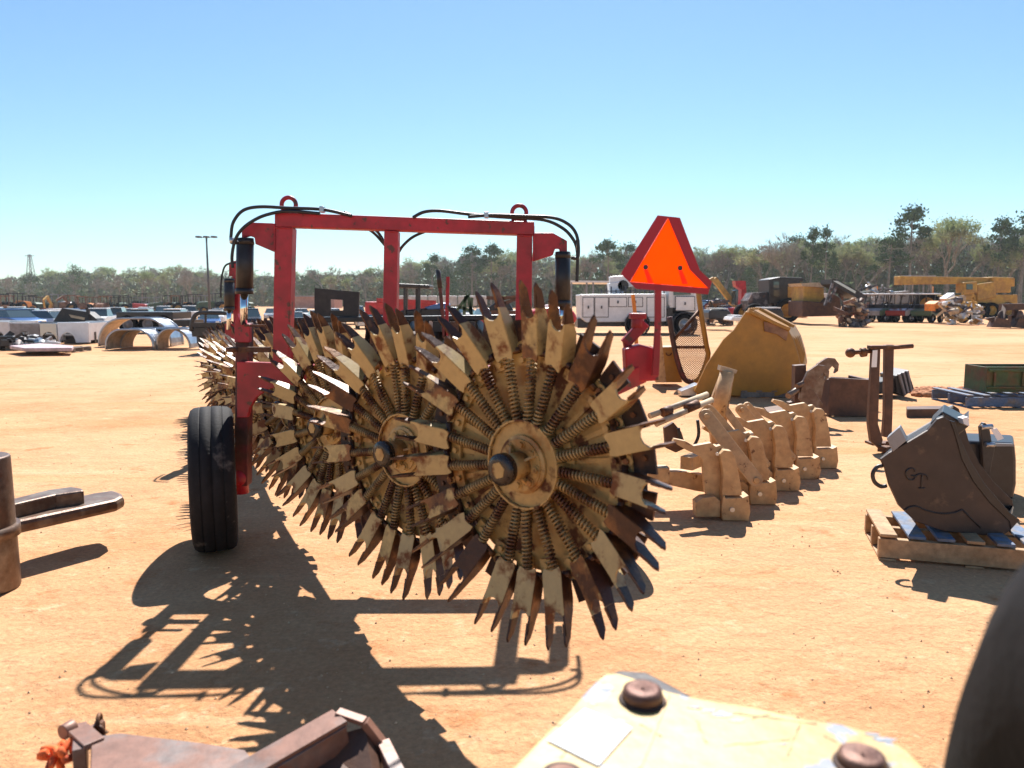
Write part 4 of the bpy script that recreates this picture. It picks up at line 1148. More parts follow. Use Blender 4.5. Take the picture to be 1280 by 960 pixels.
g.cyl(Q(812, 520, 5.4), Q(884, 493, 5.7), .022, n=14); g.cyl(Q(820, 530, 5.35), Q(890, 500, 5.65), .022, n=14)
g.build('lift_rod', 'beige', rip)
MB().cyl(Q(828, 516, 5.42), Q(838, 512, 5.46), .034, n=14).build('rod_collar', 'rust', rip); MB().cyl(Q(858, 511, 5.5), Q(872, 505, 5.55), .034, n=14).build('rod_collar', 'rust', rip)
MB().sil([(815, 588), (860, 590), (895, 598), (898, 618), (870, 614), (815, 602)], 5.35, .1).build('cross_beam', 'tan', rip, bevel=.01)
g = MB(); g.beam(b1 + Vector((-.22, .16, .36)), b5 + Vector((-.14, .3, .36)), .09, .09); g.build('tool_bar', 'tan', rip)
g = MB(); g.tube(smooth_path([Q(848, 535, 5.4), Q(852, 553, 5.4), Q(864, 560, 5.4), Q(873, 545, 5.4), Q(872, 525, 5.4)], 5), .012, 8); g.build('hose', 'hose', rip)
MB().sil([(830, 535), (842, 528), (852, 540), (858, 560), (845, 566), (832, 560)], 5.45, .05).build('side_plate', 'darkbrown', rip, bevel=.006)
g = MB(); c = Q(822, 590, 5.2)
g.box((c.x, c.y, .3), (.15, .1, .1)); g.build('end_block', 'tan', rip, bevel=.01)

# big yellow loader bucket
Y = 11.6
bk = thing('loader_bucket', 'big yellow loader bucket standing on its back behind the tan ripper', 'bucket', (gx(940, Y), Y, 0))
side = [(933, 389), (943, 389), (984, 411), (992, 425), (998, 445), (1001, 462), (996, 478), (984, 491), (965, 497), (915, 494), (872, 492), (868, 489), (884, 455), (905, 424), (918, 412)]
MB().prism([Q(x_, y_, Y) for x_, y_ in side], (0, .05, 0)).build('side_plate', 'yellow', bk, bevel=.008)
off = Vector((.66, 1.5, 0))
MB().prism([Q(x_, y_, Y) + off for x_, y_ in side], (0, .05, 0)).build('side_plate', 'yellow', bk, bevel=.008)
g = MB(); shell = [Q(x_, y_, Y) + Vector((0, .05, 0)) for x_, y_ in side[1:11]]
for i in range(len(shell) - 1):
    a, b = shell[i], shell[i + 1]
    nrm = Vector((-(b.z - a.z), 0, b.x - a.x)).normalized() * -.02
    o2 = off - Vector((0, .05, 0))
    g.add([a, b, b + nrm * -1, a + nrm * -1, a + o2, b + o2, b + o2 - nrm, a + o2 - nrm], [(0, 1, 2, 3), (7, 6, 5, 4), (0, 4, 5, 1), (3, 2, 6, 7), (1, 5, 6, 2), (0, 3, 7, 4)])
g.build('shell', 'yellow', bk)
for k in range(4):
    g = MB(); pts = [(985, 411), (999, 425), (1006, 447), (1007, 465), (1001, 482), (988, 495), (984, 491), (996, 478), (1001, 462), (998, 445), (992, 425), (983, 414)]
    g.prism([Q(x_, y_, Y) + Vector((.0 + .14 * k, .12 + .32 * k, 0)) for x_, y_ in pts], (0, .03, 0)); g.build('rib', 'yellow', bk, bevel=.004)
g = MB(); g.beam(Q(934, 389, Y) + Vector((0, -.05, 0)), Q(986, 412, Y) + Vector((0, -.03, 0)), .05, .05); g.build('edge_bar', 'yellow', bk, bevel=.005)
g = MB(); g.beam(Q(944, 386, Y), Q(990, 410, Y) , .04, .04, (0, 1, 0)); g.v = [p + Vector((.25, .6, 0.0)) for p in g.v]; g.build('edge_bar', 'yellow', bk, bevel=.005)
MB().sil([(955, 402), (975, 407), (985, 415), (983, 426), (972, 418), (956, 414)], Y - .03, .025).build('corner_plate', 'rustfar', bk)
MB().sil([(851, 489), (873, 480), (870, 495), (852, 495)], Y + .1, .25).build('cutting_edge', 'galv', bk, bevel=.005)
for k in range(5):
    g = MB(); a = Q(938, 390, Y) + Vector((.08 + .12 * k, .2 + .27 * k, .0)); g.box(a, (.12, .1, .08), Matrix.Rotation(.5, 3, 'Y')); g.build('lip_block', 'yellow', bk, bevel=.01)
# pallet under yellow bucket
def pallet(name_loc, L_, W_, rz, mt, label, hgt=.14, nb_=7, top=None):
    c = Vector(name_loc)
    root = thing('pallet', label, 'pallet', (c.x, c.y, 0), None, rz)
    rot = Matrix.Rotation(0, 3, 'Z')
    def bx(cc, dd, nm, m_=mt):
        me = MB().box(cc, dd)
        o = me.build(nm, m_, None, bevel=.004, loc=(0, 0, 0)); o.parent = root; o.location = (0, 0, 0); ORG.pop(o.name, None); return o
    for k in range(3): bx((0, -W_ / 2 + .03 + k * (W_ - .06) / 2, hgt * .42), (L_, .045, hgt * .66), 'stringer')
    for k in range(nb_):
        x_ = -L_ / 2 + .05 + k * (L_ - .1) / (nb_ - 1); bx((x_, 0, hgt * .87 + .001), (.09, W_, .018), 'deck_board', top if (top and k % 3) else mt)
    for k in (0, nb_ // 2, nb_ - 1):
        x_ = -L_ / 2 + .05 + k * (L_ - .1) / (nb_ - 1); bx((x_, 0, .006), (.09, W_, .012), 'bottom_board')
    return root
pallet((gx(965, 12.3), 12.4, 0), 1.5, 1.6, R(2), 'greywood', 'weathered grey pallet under the yellow loader bucket', .12)
# mesh guard and its base
Y = 13
root = thing('mesh_guard', 'rusty expanded mesh guard with yellow edge standing behind the triangle sign post', 'guard', (gx(860, Y), Y, 0))
fr = smooth_path([Q(837, 396, Y), Q(841, 425, Y), Q(848, 455, Y), Q(856, 474, Y), Q(866, 478, Y)], 4)
g = MB(); g.tube(fr, .045, 8); g.build('left_edge_bar', 'browntube', root)
g = MB(); g.tube(smooth_path([Q(873, 366, Y), Q(877, 395, Y), Q(883, 432, Y), Q(885, 445, Y), Q(876, 470, Y), Q(866, 478, Y)], 4), .045, 8); g.build('right_edge_bar', 'yellow', root)
g = MB(); g.tube([Q(843, 424, Y), Q(876, 386, Y)], .03, 6); g.build('diagonal_brace', 'rust', root)
g = MB(); g.beam(Q(842, 434, Y), Q(884, 434, Y), .04, .05); g.build('cross_bar', 'rust', root)
def lim(y_):
    lf = [(386, 876), (424, 843), (455, 848), (474, 857), (478, 864)]; rg = [(366, 873), (386, 876), (432, 883), (445, 884), (470, 875), (478, 868)]
    def ip(t, y_):
        for (a, b), (c_, d) in zip(t, t[1:]):
            if a <= y_ <= c_: return b + (d - b) * (y_ - a) / (c_ - a)
        return t[-1][1]
    return ip(lf, y_), ip(rg, y_)
g = MB()
yy = 388.0
while yy < 476:
    lo, hi = lim(yy); lo2, hi2 = lim(min(yy + 2.4, 477)); xx = 840.0
    while xx < 886:
        if lo < xx < hi and lo2 < xx + 1.3 < hi2: g.beam(Q(xx, yy, Y), Q(xx + 1.5, yy + 2.4, Y), .008, .008, (0, 1, 0))
        if lo < xx < hi and lo2 < xx - 1.3 < hi2: g.beam(Q(xx, yy, Y), Q(xx - 1.5, yy + 2.4, Y), .008, .008, (0, 1, 0))
        xx += 3.0
    yy += 2.4
g.build('wire_mesh', 'rust', root)
MB().sil([(818, 434), (846, 433), (853, 478), (822, 478)], Y + .15, .5).build('base_box', 'yellow', root, bevel=.01)
g = MB(); g.torus(Q(836, 441, Y + .1), (0, 1, 0), .045, .012, 10, 6, math.pi * 0, math.pi); g.build('handle', 'rust', root)
MB().sil([(822, 422), (827, 420), (833, 478), (820, 478)], Y - .1, .1).build('upright', 'tan', root)
g = MB(); g.beam(Q(791, 368, Y + .8), Q(795, 403, Y + .8), .06, .06); g.beam(Q(795, 403, Y + .8), (gx(796, Y + .8), Y + .8, .02), .06, .06)
g.build('post', 'orange', root)
# brown coupler with hooks
Y = 9.2
root = thing('quick_coupler', 'worn brown quick coupler with curled hooks beside the dark steel box', 'coupler', (gx(1018, Y), Y, 0))
hk = [(1008, 528), (1016, 529), (1021, 520), (1026, 505), (1030, 480), (1036, 463), (1041, 457), (1045, 461), (1043, 467), (1048, 464), (1049, 455), (1044, 448), (1034, 447), (1022, 455), (1015, 470), (1011, 490), (1007, 510)]
MB().sil(hk, Y, .05).build('hook_plate', 'ironbrown', root, bevel=.006)
g = MB().sil([(x_ - 12, y_ + 9) if y_ < 500 else (x_ + 3, y_) for x_, y_ in hk], Y - .3, .05); g.build('hook_plate', 'ironbrown', root, bevel=.006)
MB().sil([(994, 457), (1008, 456), (1008, 500), (1000, 518), (993, 517)], Y - .1, .12).build('upright', 'darkbrown', root, bevel=.006)
g = MB(); g.cyl(Q(996, 483, Y - .35), Q(1026, 468, Y - .05), .03, n=14); g.cyl(Q(985, 495, Y - .4), Q(1010, 478, Y - .1), .035, n=14); g.build('cross_tube', 'ironbrown', root)
g = MB(); g.beam(Q(985, 505, Y), Q(1010, 500, Y), .1, .05); g.beam(Q(980, 512, Y + .1), Q(1000, 510, Y + .1), .1, .06); g.build('base_bar', 'darkbrown', root)
MB().prism([G(x_, y_, .03) for x_, y_ in ((955, 512), (1000, 505), (1010, 516), (965, 524))], (0, 0, .03)).build('base_plate', 'darkbrown', root)
# dark steel box
Y = 9.7
root = thing('steel_box', 'dark brown steel box attachment with open top beside the tall tee bars', 'attachment', (gx(1062, Y), Y, 0))
MB().sil([(1038, 472), (1092, 475), (1092, 521), (1035, 520)], Y, .06).build('front_plate', 'darkbrown', root, bevel=.006)
MB().sil([(1040, 471), (1092, 474), (1092, 518), (1038, 517)], Y + .7, .06).build('back_plate', 'darkbrown', root, bevel=.006)
for px_ in (1038, 1088): MB().box((gx(px_, Y, .25) + .03, Y + .38, .25), (.05, .62, .45)).build('side_plate', 'darkbrown', root, bevel=.006)
MB().box((gx(1064, Y), Y + .38, .42), (.35, .4, .03)).build('pale_lid', 'silver', root, bevel=.006)
# black ribbed attachment
Y = 11.6
root = thing('black_attachment', 'small black ribbed attachment lying behind the tall tee bars', 'attachment', (gx(1122, Y), Y, 0))
MB().sil([(1092, 478), (1120, 474), (1124, 490), (1092, 494)], Y, .5).build('body', 'blackpaint', root, bevel=.03)
MB().sil([(1119, 470), (1135, 462), (1143, 486), (1130, 496), (1122, 492)], Y - .05, .5).build('end_plate', 'blackpaint', root, bevel=.01)
for k in range(3): MB().sil([(1124 + k * 5, 468 - k * 2), (1126 + k * 5, 467 - k * 2), (1133 + k * 4, 492 - k * 2), (1131 + k * 4, 494 - k * 2)], Y - .1, .06).build('rib', 'grey', root)
# tee stands
Y = 7.35
for i, (pa, ball, arm) in enumerate([
    ([(1091, 436), (1101, 436), (1098, 530), (1104, 550), (1101, 562), (1089, 552), (1086, 530)], (1063, 441), (1096, 438)),
    ([(1107, 431), (1118, 431), (1116, 520), (1115, 548), (1104, 546), (1106, 520)], (1141, 432.5), (1108, 435))]):
    lab = ['left rusty tee bar with a round knob and white tag standing on sand', 'right rusty tee bar with a plain pipe arm standing on sand'][i]
    Yi = Y + .25 * i
    root = thing('tee_bar', lab, 'tee bar', (gx(pa[0][0], Yi), Yi, 0), 'pair of rusty tee bars')
    MB().sil(pa, Yi, .06).build('upright', 'darkbrown', root, bevel=.008)
    g = MB(); g.cyl(Q(*ball, Yi + .03), Q(*arm, Yi + .03), .022, n=14)
    if i == 0: g.sph(Q(*ball, Yi + .03), .048); g.cyl(Q(1076, 441, Yi + .03), Q(1082, 440, Yi + .03), .045, n=14)
    g.build('arm', 'rust', root)
    MB().box(Q((1097, 1112)[i], 434, Yi + .02), (.17, .09, .035)).build('top_plate', 'rust', root, bevel=.004)
    c = Q((1102, 1112)[i], (556, 550)[i], Yi)
    g = MB(); g.beam((c.x - .02, Yi - .05, .05), (c.x + .12, Yi + .1, .035), .08, .05); g.beam((c.x + .1, Yi + .05, .03), (c.x + .28, Yi - .02, .025), .05, .04); g.build('foot', 'rust', root)
    if i == 0: MB().prism([Q(x_, y_, Yi - .012) for x_, y_ in ((1091, 438), (1097, 437.5), (1096, 459), (1089.5, 459))], (0, .004, 0)).build('paper_tag', 'paper', root)
    else: MB().box((gx(1112, Yi + .3), Yi + .25, .012), (.5, .16, .02)).build('base_plate', 'rust', root)
# short black bar on sand
o = MB().prism([G(x_, y_, .11) for x_, y_ in ((1133, 508), (1180, 507), (1186, 511), (1134, 511.5))], (0, 0, -.11)).build('steel_bar', 'darkbrown', bevel=.005)
tag(o, 'short dark square bar lying on bare sand before the red clay heap', 'bar')
# green crate on blue pallet at right edge
c0 = G(1209, 510); Y = c0.y
o = pallet((c0.x + .62, c0.y + .45, 0), 1.25, .95, R(-1), 'bluewood', 'dark blue pallet at the right edge holding a green metal box', .2, 6)
root = thing('metal_box', 'mossy green and rust ribbed metal box on the dark blue pallet', 'box', (c0.x + .65, c0.y + .4, .2))
x0 = c0.x + .36; z0 = .2
for (a, b, c_, d) in ((x0, x0 + .9, z0, z0 + .36),):
    MB().box(((a + b) / 2, Y + .2, (c_ + d) / 2), (b - a, .04, d - c_)).build('front_panel', 'mossgreen', root, bevel=.004)
    MB().box(((a + b) / 2, Y + .7, (c_ + d) / 2), (b - a, .04, d - c_)).build('back_panel', 'mossgreen', root, bevel=.004)
    for xx in (a + .02, b - .02): MB().box((xx, Y + .45, (c_ + d) / 2 - .002), (.04, .46, d - c_ - .01)).build('end_panel', 'mossgreen', root)
    for zz in (.07, .31): MB().box(((a + b) / 2, Y + .165, z0 + zz), (b - a - .02, .03, .03)).build('rib', 'mossgreen', root, bevel=.004)
    for xx in (.1, .5, .8): MB().box((a + xx, Y + .16, z0 + .19), (.03, .02, .2)).build('rib', 'mossgreen', root, bevel=.004)
# black excavator bucket on wooden pallet
pc = G(1101, 702)
pallet((pc.x + .48, pc.y + .17, 0), .84, .56, R(-17), 'wood', 'pale wooden pallet with dark boards under the black digging bucket', .17, 6, 'bluewood')
Y = 4.28
dx = Vector((.33, .48, 0))
root = thing('digging_bucket', 'dark digging bucket with two raised letters on its side, sitting on a wooden pallet', 'bucket', (gx(1180, Y), Y, .17))
sd = [(1101, 574), (1112, 566), (1130, 556), (1160, 538), (1172, 524), (1180, 521), (1188, 526), (1193, 540), (1203, 575), (1217, 602), (1237, 628), (1262, 652), (1264, 662), (1255, 669), (1228, 669), (1180, 664), (1145, 652), (1124, 632), (1112, 606), (1107, 586)]
MB().prism([Q(x_, y_, Y) for x_, y_ in sd], (0, .02, 0)).build('side_plate', 'bucketblack', root, bevel=.003)
MB().prism([Q(x_, y_, Y) + dx for x_, y_ in sd], (0, .02, 0)).build('side_plate', 'bucketblack', root, bevel=.003)
g = MB(); sh = [Q(x_, y_, Y) + Vector((0, .02, 0)) for x_, y_ in sd[12:] + sd[:6]]
for a, b in zip(sh, sh[1:]):
    nrm = Vector((b.z - a.z, 0, -(b.x - a.x))).normalized() * .012; o2 = dx - Vector((0, .02, 0))
    g.add([a, b, b + nrm, a + nrm, a + o2, b + o2, b + o2 + nrm, a + o2 + nrm], [(0, 3, 2, 1), (4, 5, 6, 7), (0, 1, 5, 4), (3, 7, 6, 2), (1, 2, 6, 5), (0, 4, 7, 3)])
g.build('shell', 'innerblack', root)
MB().prism([Q(x_, y_, Y - .006) for x_, y_ in ((1188, 526), (1194, 527), (1199, 545), (1213, 575), (1232, 606), (1262, 640), (1275, 650), (1264, 662), (1262, 652), (1237, 628), (1217, 602), (1203, 575), (1193, 540))], (0, .03, 0)).build('side_cutter', 'innerblack', root, bevel=.003)
MB().prism([Q(x_, y_, Y - .01) for x_, y_ in ((1108, 548), (1124, 534), (1133, 551), (1116, 565))], (.06, .1, 0)).build('lug', 'grey', root, bevel=.005)
MB().prism([Q(x_, y_, Y + .1) for x_, y_ in ((1162, 530), (1178, 514), (1204, 528), (1211, 522), (1211, 533), (1196, 545), (1182, 526))], (.18, .3, 0)).build('lip', 'innerblack', root, bevel=.006)
MB().prism([Q(x_, y_, Y + .05) for x_, y_ in ((1203, 523), (1210, 521), (1212, 533), (1205, 530))], (0, .05, 0)).build('torn_tag', 'paper', root)
g = MB(); g.tube(smooth_path([Q(x_, y_, Y + .02) for x_, y_ in ((1103, 582), (1096, 584), (1091, 592), (1093, 602), (1101, 608), (1108, 607))], 5), .012, 8); g.build('lifting_loop', 'blackpaint', root)
g = MB(); g.tube(smooth_path([Q(x_, y_, Y - .004) for x_, y_ in ((1131, 638), (1137, 634), (1146, 633), (1158, 638), (1176, 642), (1192, 641), (1203, 637))], 5), .0045, 6); g.tube([Q(1203, 637, Y - .003), Q(1226, 660, Y - .003)], .004, 6); g.build('weld_seam', 'innerblack', root)
# the raised letters
def letter(paths, nm):
    g = MB()
    for p_ in paths: g.tube(smooth_path([Q(1080 + x_ / 6.4, 510 + y_ / 6.4, Y - .003) for x_, y_ in p_], 5), .0042, 6)
    g.build(nm, 'innerblack', root)
letter([[(408, 512), (404, 492), (380, 482), (352, 492), (336, 515), (342, 548), (362, 572), (392, 574), (408, 560), (408, 546)], [(378, 540), (408, 544), (420, 552)]], 'letter')
letter([[(412, 545), (440, 530), (480, 532), (508, 548), (510, 572)], [(466, 536), (460, 590), (462, 640)], [(440, 640), (462, 642), (486, 640)]], 'letter')
# second black bucket behind
Y = 5.5
root = thing('small_bucket', 'small black bucket with hanger and white tag standing behind the digging bucket', 'bucket', (gx(1240, Y), Y, 0))
MB().sil([(1196, 551), (1230, 552), (1268, 554), (1270, 575), (1270, 606), (1266, 625), (1235, 622), (1200, 600)], Y, .35, (.22, .35, 0)).build('shell', 'innerblack', root, bevel=.02)
MB().sil([(1226, 534), (1231, 528), (1237, 533), (1240, 552), (1244, 560), (1238, 592), (1230, 592), (1228, 556)], Y - .05, .04).build('hanger', 'blackpaint', root, bevel=.006)
g = MB(); g.cyl(Q(1232, 556, Y - .07), Q(1243, 556, Y - .07), .018, n=12); g.cyl(Q(1226, 534, Y - .04), Q(1240, 533, Y - .04), .02, n=12); g.build('pin', 'galv', root)
MB().prism([Q(x_, y_, Y - .06) for x_, y_ in ((1239, 537), (1246, 535), (1255, 548), (1247, 551))], (0, .003, 0)).build('paper_tag', 'paper', root)
MB().prism([Q(x_, y_, Y - .01) for x_, y_ in ((1243, 554), (1267, 555), (1268, 558), (1243, 558))], (0, .3, 0)).build('lip', 'grey', root)

# ================================================================ MIDDLE DISTANCE, LEFT
for i, (x0, x1, yb, lab) in enumerate([(-8, 20, 437, 'grey pallet piled with dark parts at the far left edge'), (5, 36, 438, 'long low pallet under the faded pink panel at left'), (31, 92, 441, 'long weathered pallet in front of the pickup beds')]):
    c = G((x0 + x1) / 2, yb); Lw = abs(gx(x1, c.y) - gx(x0, c.y))
    pallet((c.x, c.y + .5, 0), Lw, .9, 0, 'greywood', lab, .15, 6)
c = G(50, 439)
o = MB().prism([G(x_, y_, .22) for x_, y_ in ((12, 432), (50, 429), (92, 432), (90, 434.5), (30, 435))], (0, 0, -.1)).build('flat_panel', 'pink', bevel=.02)
tag(o, 'faded pinkish flat panel lying across the low pallets at left', 'panel')
scrap_heap(-5, 30, 418, 436, 23.5, 50, 'tangled dark hoses and parts piled on the far left pallet', ['innerblack', 'scrap', 'white', 'blackpaint'], seed=9, name='parts_pile', cat='parts')
scrap_heap(30, 60, 420, 436, 24.5, 24, 'white pipe frame pieces lying on the pinkish panel', ['white', 'silver', 'scrap'], seed=10, name='pipe_frame', cat='parts')
# detached pickup beds
def pickup_bed(x0, x1, yt, Y, m1, lab, arch, tail=True):
    root = thing('pickup_bed', lab, 'truck bed', (gx((x0 + x1) / 2, Y), Y, 0))
    zt = Q(x0, yt, Y).z; X0 = gx(x0, Y); X1 = gx(x1, Y); L_ = X1 - X0; ac = X0 + L_ * arch; r = .27
    def sidepan(y_):
        g = MB(); pts = [(X0, y_, .05), (X0, y_, zt), (X1, y_, zt), (X1, y_, .05)] + [(ac + r * math.cos(math.pi * k / 10), y_, .04 + r * 1.3 * math.sin(math.pi * k / 10)) for k in range(11)]
        g.prism(pts, (0, .1, 0)); g.build('side_panel', m1, root, bevel=.02)
    sidepan(Y); sidepan(Y + 1.7)
    MB().box(((X0 + X1) / 2, Y + .9, .3), (L_ - .05, 1.55, .06)).build('bed_floor', 'grey', root)
    for xx in (X0 + .04, X1 - .04): MB().box((xx, Y + .9, (zt + .1) / 2), (.06, 1.56, zt - .15)).build('end_panel', m1, root)
    g = MB(); g.beam((X0, Y + .4, .2), (X1, Y + .4, .2), .12, .4); g.beam((X0, Y + 1.4, .2), (X1, Y + 1.4, .2), .12, .4); g.build('frame_rail', 'innerblack', root)
pickup_bed(13, 50, 404, 27, 'grey', 'grey detached pickup bed at left behind the low pallets', .5)
pickup_bed(-40, 12, 402, 28, 'white', 'white detached pickup bed cut off by the left edge', .7)
pickup_bed(51, 72, 404, 26.4, 'silver', 'narrow grey tailgate end of a truck bed between the two beds', .5)
pickup_bed(73, 112, 403, 26, 'white', 'white detached pickup bed with a wheel arch, left of the curved fenders', .3)
Y = 29
root = thing('black_attachment', 'black slanted steel attachment with a pale slot standing behind the white pickup bed', 'attachment', (gx(92, Y), Y, 0))
MB().sil([(66, 402), (77, 385), (110, 390), (120, 398), (124, 404), (124, 425), (66, 425)], Y, .5).build('body', 'blackpaint', root, bevel=.03)
MB().sil([(86, 393), (106, 397), (105, 400), (89, 397)], Y - .02, .03).build('slot', 'beige', root)
g = MB(); g.beam(Q(110, 386, Y), Q(111, 405, Y), .1, .1); g.build('post', 'blackpaint', root)
# curved fenders
def fender(px0, px1, ytop, Y, lab, m_out='galv', wd=.75, foot=.3, th=.03):
    root = thing('fender', lab, 'fender', (gx((px0 + px1) / 2, Y), Y, 0), 'curved truck fenders')
    X0, X1 = gx(px0, Y), gx(px1, Y); zt = Q(px0, ytop, Y).z; L_ = X1 - X0; rr_ = min(zt * .95, L_ * .34)
    def arcp(off):
        pts = []
        for k in range(9):
            a = math.pi - math.pi / 2 * k / 8; pts.append((X0 + rr_ + (rr_ - off) * math.cos(a), (zt - off - .0) - rr_ + off + (rr_ - off) * math.sin(a)))
        for k in range(9):
            a = math.pi / 2 - math.pi / 2 * k / 8; pts.append((X1 - rr_ + (rr_ - off) * math.cos(a), zt - rr_ + (rr_ - off) * math.sin(a)))
        return pts
    o_, i_ = arcp(0), arcp(th)
    o_ = [(X0 + .0, .02)] + o_ + [(X1, .02)]; i_ = [(X0 + th, .02)] + i_ + [(X1 - th, .02)]
    g = MB()
    for k in range(len(o_) - 1):
        a, b, c_, d = o_[k], o_[k + 1], i_[k + 1], i_[k]
        g.add([(a[0], Y, a[1]), (b[0], Y, b[1]), (b[0], Y + wd, b[1]), (a[0], Y + wd, a[1])], [(0, 1, 2, 3)], True)
    g.build('outer_skin', m_out, root)
    g = MB()
    for k in range(len(o_) - 1):
        c_, d = i_[k + 1], i_[k]
        g.add([(d[0], Y, d[1]), (d[0], Y + wd, d[1]), (c_[0], Y + wd, c_[1]), (c_[0], Y, c_[1])], [(0, 1, 2, 3)], True)
    g.build('lining', 'beige', root)
    g = MB(); pth = [(a, Y, b) for a, b in o_]; g.tube(pth, .035, 6); pth = [(a, Y + wd, b) for a, b in o_]; g.tube(pth, .035, 6); g.build('rolled_edge', m_out, root)
fender(124, 214, 398, 24.5, 'tall curved fender with beige lining, farther of the pair by the pickup beds', wd=.9)
fender(133, 192, 412, 22.8, 'low polished curved fender standing nearest at left')
fender(150, 238, 411, 23.6, 'low curved fender in the middle of the group')
fender(196, 250, 411, 23.0, 'low curved fender at the right end of the group')
# flatbed and trailer behind
Y = 34
root = thing('flatbed_trailer', 'long black flatbed trailer parked behind the curved fenders', 'trailer', (gx(180, Y), Y, 0))
MB().sil([(145, 390), (216, 390), (216, 399), (145, 400)], Y, 2).build('deck', 'innerblack', root, bevel=.03)
MB().sil([(216, 400), (238, 400), (238, 408), (214, 408)], Y, 1.5).build('tongue', 'innerblack', root)
for px_ in (160, 185, 205):
    c = Vector((gx(px_, Y), Y + .1, .42)); g = MB(); tyre(g, c, (0, -1, 0), .42, .25, 18); g.m = 1; rim(g, c, (0, -1, 0), .42, .25, 12); g.build('wheel', ['rubber', 'grey'], root)
Y = 21
root = thing('truck_flatbed', 'black truck bed with rounded open headboard frame left of the hydraulic cylinder', 'truck bed', (gx(262, Y), Y, 0))
g = MB(); g.tube(smooth_path([Q(239, 414, Y), Q(241, 400, Y), Q(247, 392, Y), (Q(262, 391, Y)), Q(285, 392, Y)], 4), .06, 6); g.beam(Q(241, 406, Y), Q(288, 406, Y), .1, .12); g.beam(Q(257, 392, Y), Q(257, 406, Y), .05, .05); g.build('headboard', 'blackpaint', root)
MB().sil([(238, 409), (300, 408), (300, 419), (240, 421)], Y, 1.8).build('deck', 'innerblack', root, bevel=.02)
MB().sil([(246, 421), (262, 420.5), (262, 428), (246, 429)], Y + .3, .3).build('mud_flap', 'innerblack', root)
for px_ in (255, 285):
    c = Vector((gx(px_, Y), Y + .6, .4)); g = MB(); tyre(g, c, (0, -1, 0), .4, .25, 18); g.m = 1; rim(g, c, (0, -1, 0), .4, .25, 12); g.build('wheel', ['rubber', 'grey'], root)

# ---- implement behind the tine wheels
Y = 9.0
root = thing('row_planter', 'dark row crop implement with a long toolbar and coulters behind the tine wheels', 'farm implement', (gx(500, Y), Y, 0))
MB().sil([(366, 397), (662, 393), (662, 399), (366, 404)], Y, .15).build('toolbar', 'innerblack', root, bevel=.01)
MB().sil([(393, 360), (449, 365), (448, 396), (393, 396), (393, 378), (413, 378), (413, 388), (429, 388), (429, 375), (413, 374), (413, 378), (393, 378)], Y + .05, .04).build('back_panel', 'blackpaint', root)
for k in range(9):
    px_ = 484 + k * 21; 
    g = MB(); g.beam(Q(px_, 398, Y + .1), Q(px_ + 6, 425, Y + .1), .05, .12); c = Q(px_ + 7, 424, Y + .1)
    g.lathe([(.01, .02), (.24, 0), (.24, -.012), (.01, .0)], c, (.8, -.5, 0), 24); g.box(Q(px_, 408, Y), (.1, .14, .12))
    g.build('coulter_unit', 'innerblack' if k % 2 else 'darkbrown', root)
for px_ in (333, 366, 394, 468):
    c = Vector((gx(px_, Y, .95), Y + .35, .98)); g = MB(); tyre(g, c, (.85, .5, 0), .28, .2, 28); g.m = 1; rim(g, c, (.85, .5, 0), .28, .2, 16); g.build('gauge_wheel', ['rubber', 'rustfar'], root)
for px_ in (480, 640):
    g = MB(); g.beam(Q(px_, 396, Y + .1), (gx(px_, Y + .1), Y + .1, .02), .12, .12); g.build('stand_leg', 'innerblack', root)
g = MB(); g.lathe([(.005, .03), (.1, .02), (.25, -.02), (.25, -.028), (.1, .012), (.005, .02)], Q(521, 448, 6.9), (.2, -1, .1), 40); g.build('large_disc', 'darkbrown', root)
g = MB(); g.beam(Q(521, 448, 6.95), Q(530, 430, Y), .08, .08); g.build('disc_arm', 'darkbrown', root)
for (x0, y0, x1, y1, m_, nm) in ((548, 339, 556, 420, 'browntube', 'lever'), (560, 346, 558, 420, 'red', 'lever')):
    g = MB(); g.beam(Q(x0, y0, 6.8), Q(x1, y1, 6.8), .03, .03)
    if x0 == 548: g.v = g.v
    o = g.build(nm, m_, root)
    if x0 == 548:
        g = MB(); g.cyl(Q(547.5, 337, 6.8), Q(550, 360, 6.8), .021, n=12); g.build('grip', 'blackpaint', o)
g = MB(); g.beam(Q(557, 418, 6.8), Q(560, 420, Y), .06, .06); g.build('lever_mount', 'darkbrown', root)
# roll-bar frame machine
Y = 24
root = thing('roofed_tractor', 'dark machine with flat roof on slim posts beside the middle red post', 'tractor', (gx(517, Y), Y, 0))
MB().sil([(494, 354), (537, 356), (537, 360.5), (494, 359.5)], Y, 1.3).build('canopy', 'blackpaint', root, bevel=.03)
for px_, dy in ((506, 0), (524, 0), (508, 1.2), (521, 1.2)):
    MB().beam(Q(px_, 360, Y + dy + .05), Q(px_, 400, Y + dy + .05), .08, .08).build('roof_post', 'innerblack', root)
MB().sil([(500, 388), (545, 384), (560, 392), (560, 405), (500, 406)], Y + .2, 1).build('body', 'blackpaint', root, bevel=.05)
MB().sil([(530, 384), (553, 378), (561, 380), (561, 386), (535, 387)], Y + .1, .8).build('hood', 'bluecar', root, bevel=.03)
for px_ in (510, 550):
    c = Vector((gx(px_, Y), Y - .1, .5)); g = MB(); tyre(g, c, (0, -1, 0), .5, .3, 18); g.m = 1; rim(g, c, (0, -1, 0), .5, .3, 12); g.build('wheel', ['rubber', 'rustfar'], root)
Y = 30
root = thing('red_trailer', 'long red implement trailer behind the middle red post', 'trailer', (gx(500, Y), Y, 0))
MB().sil([(456, 377), (502, 378), (556, 380), (556, 393), (456, 393)], Y, 1.5).build('body', 'redfar', root, bevel=.04)
g = MB(); g.beam(Q(471, 375, Y), Q(545, 378, Y), .15, .15); g.build('top_rail', 'redfar', root)
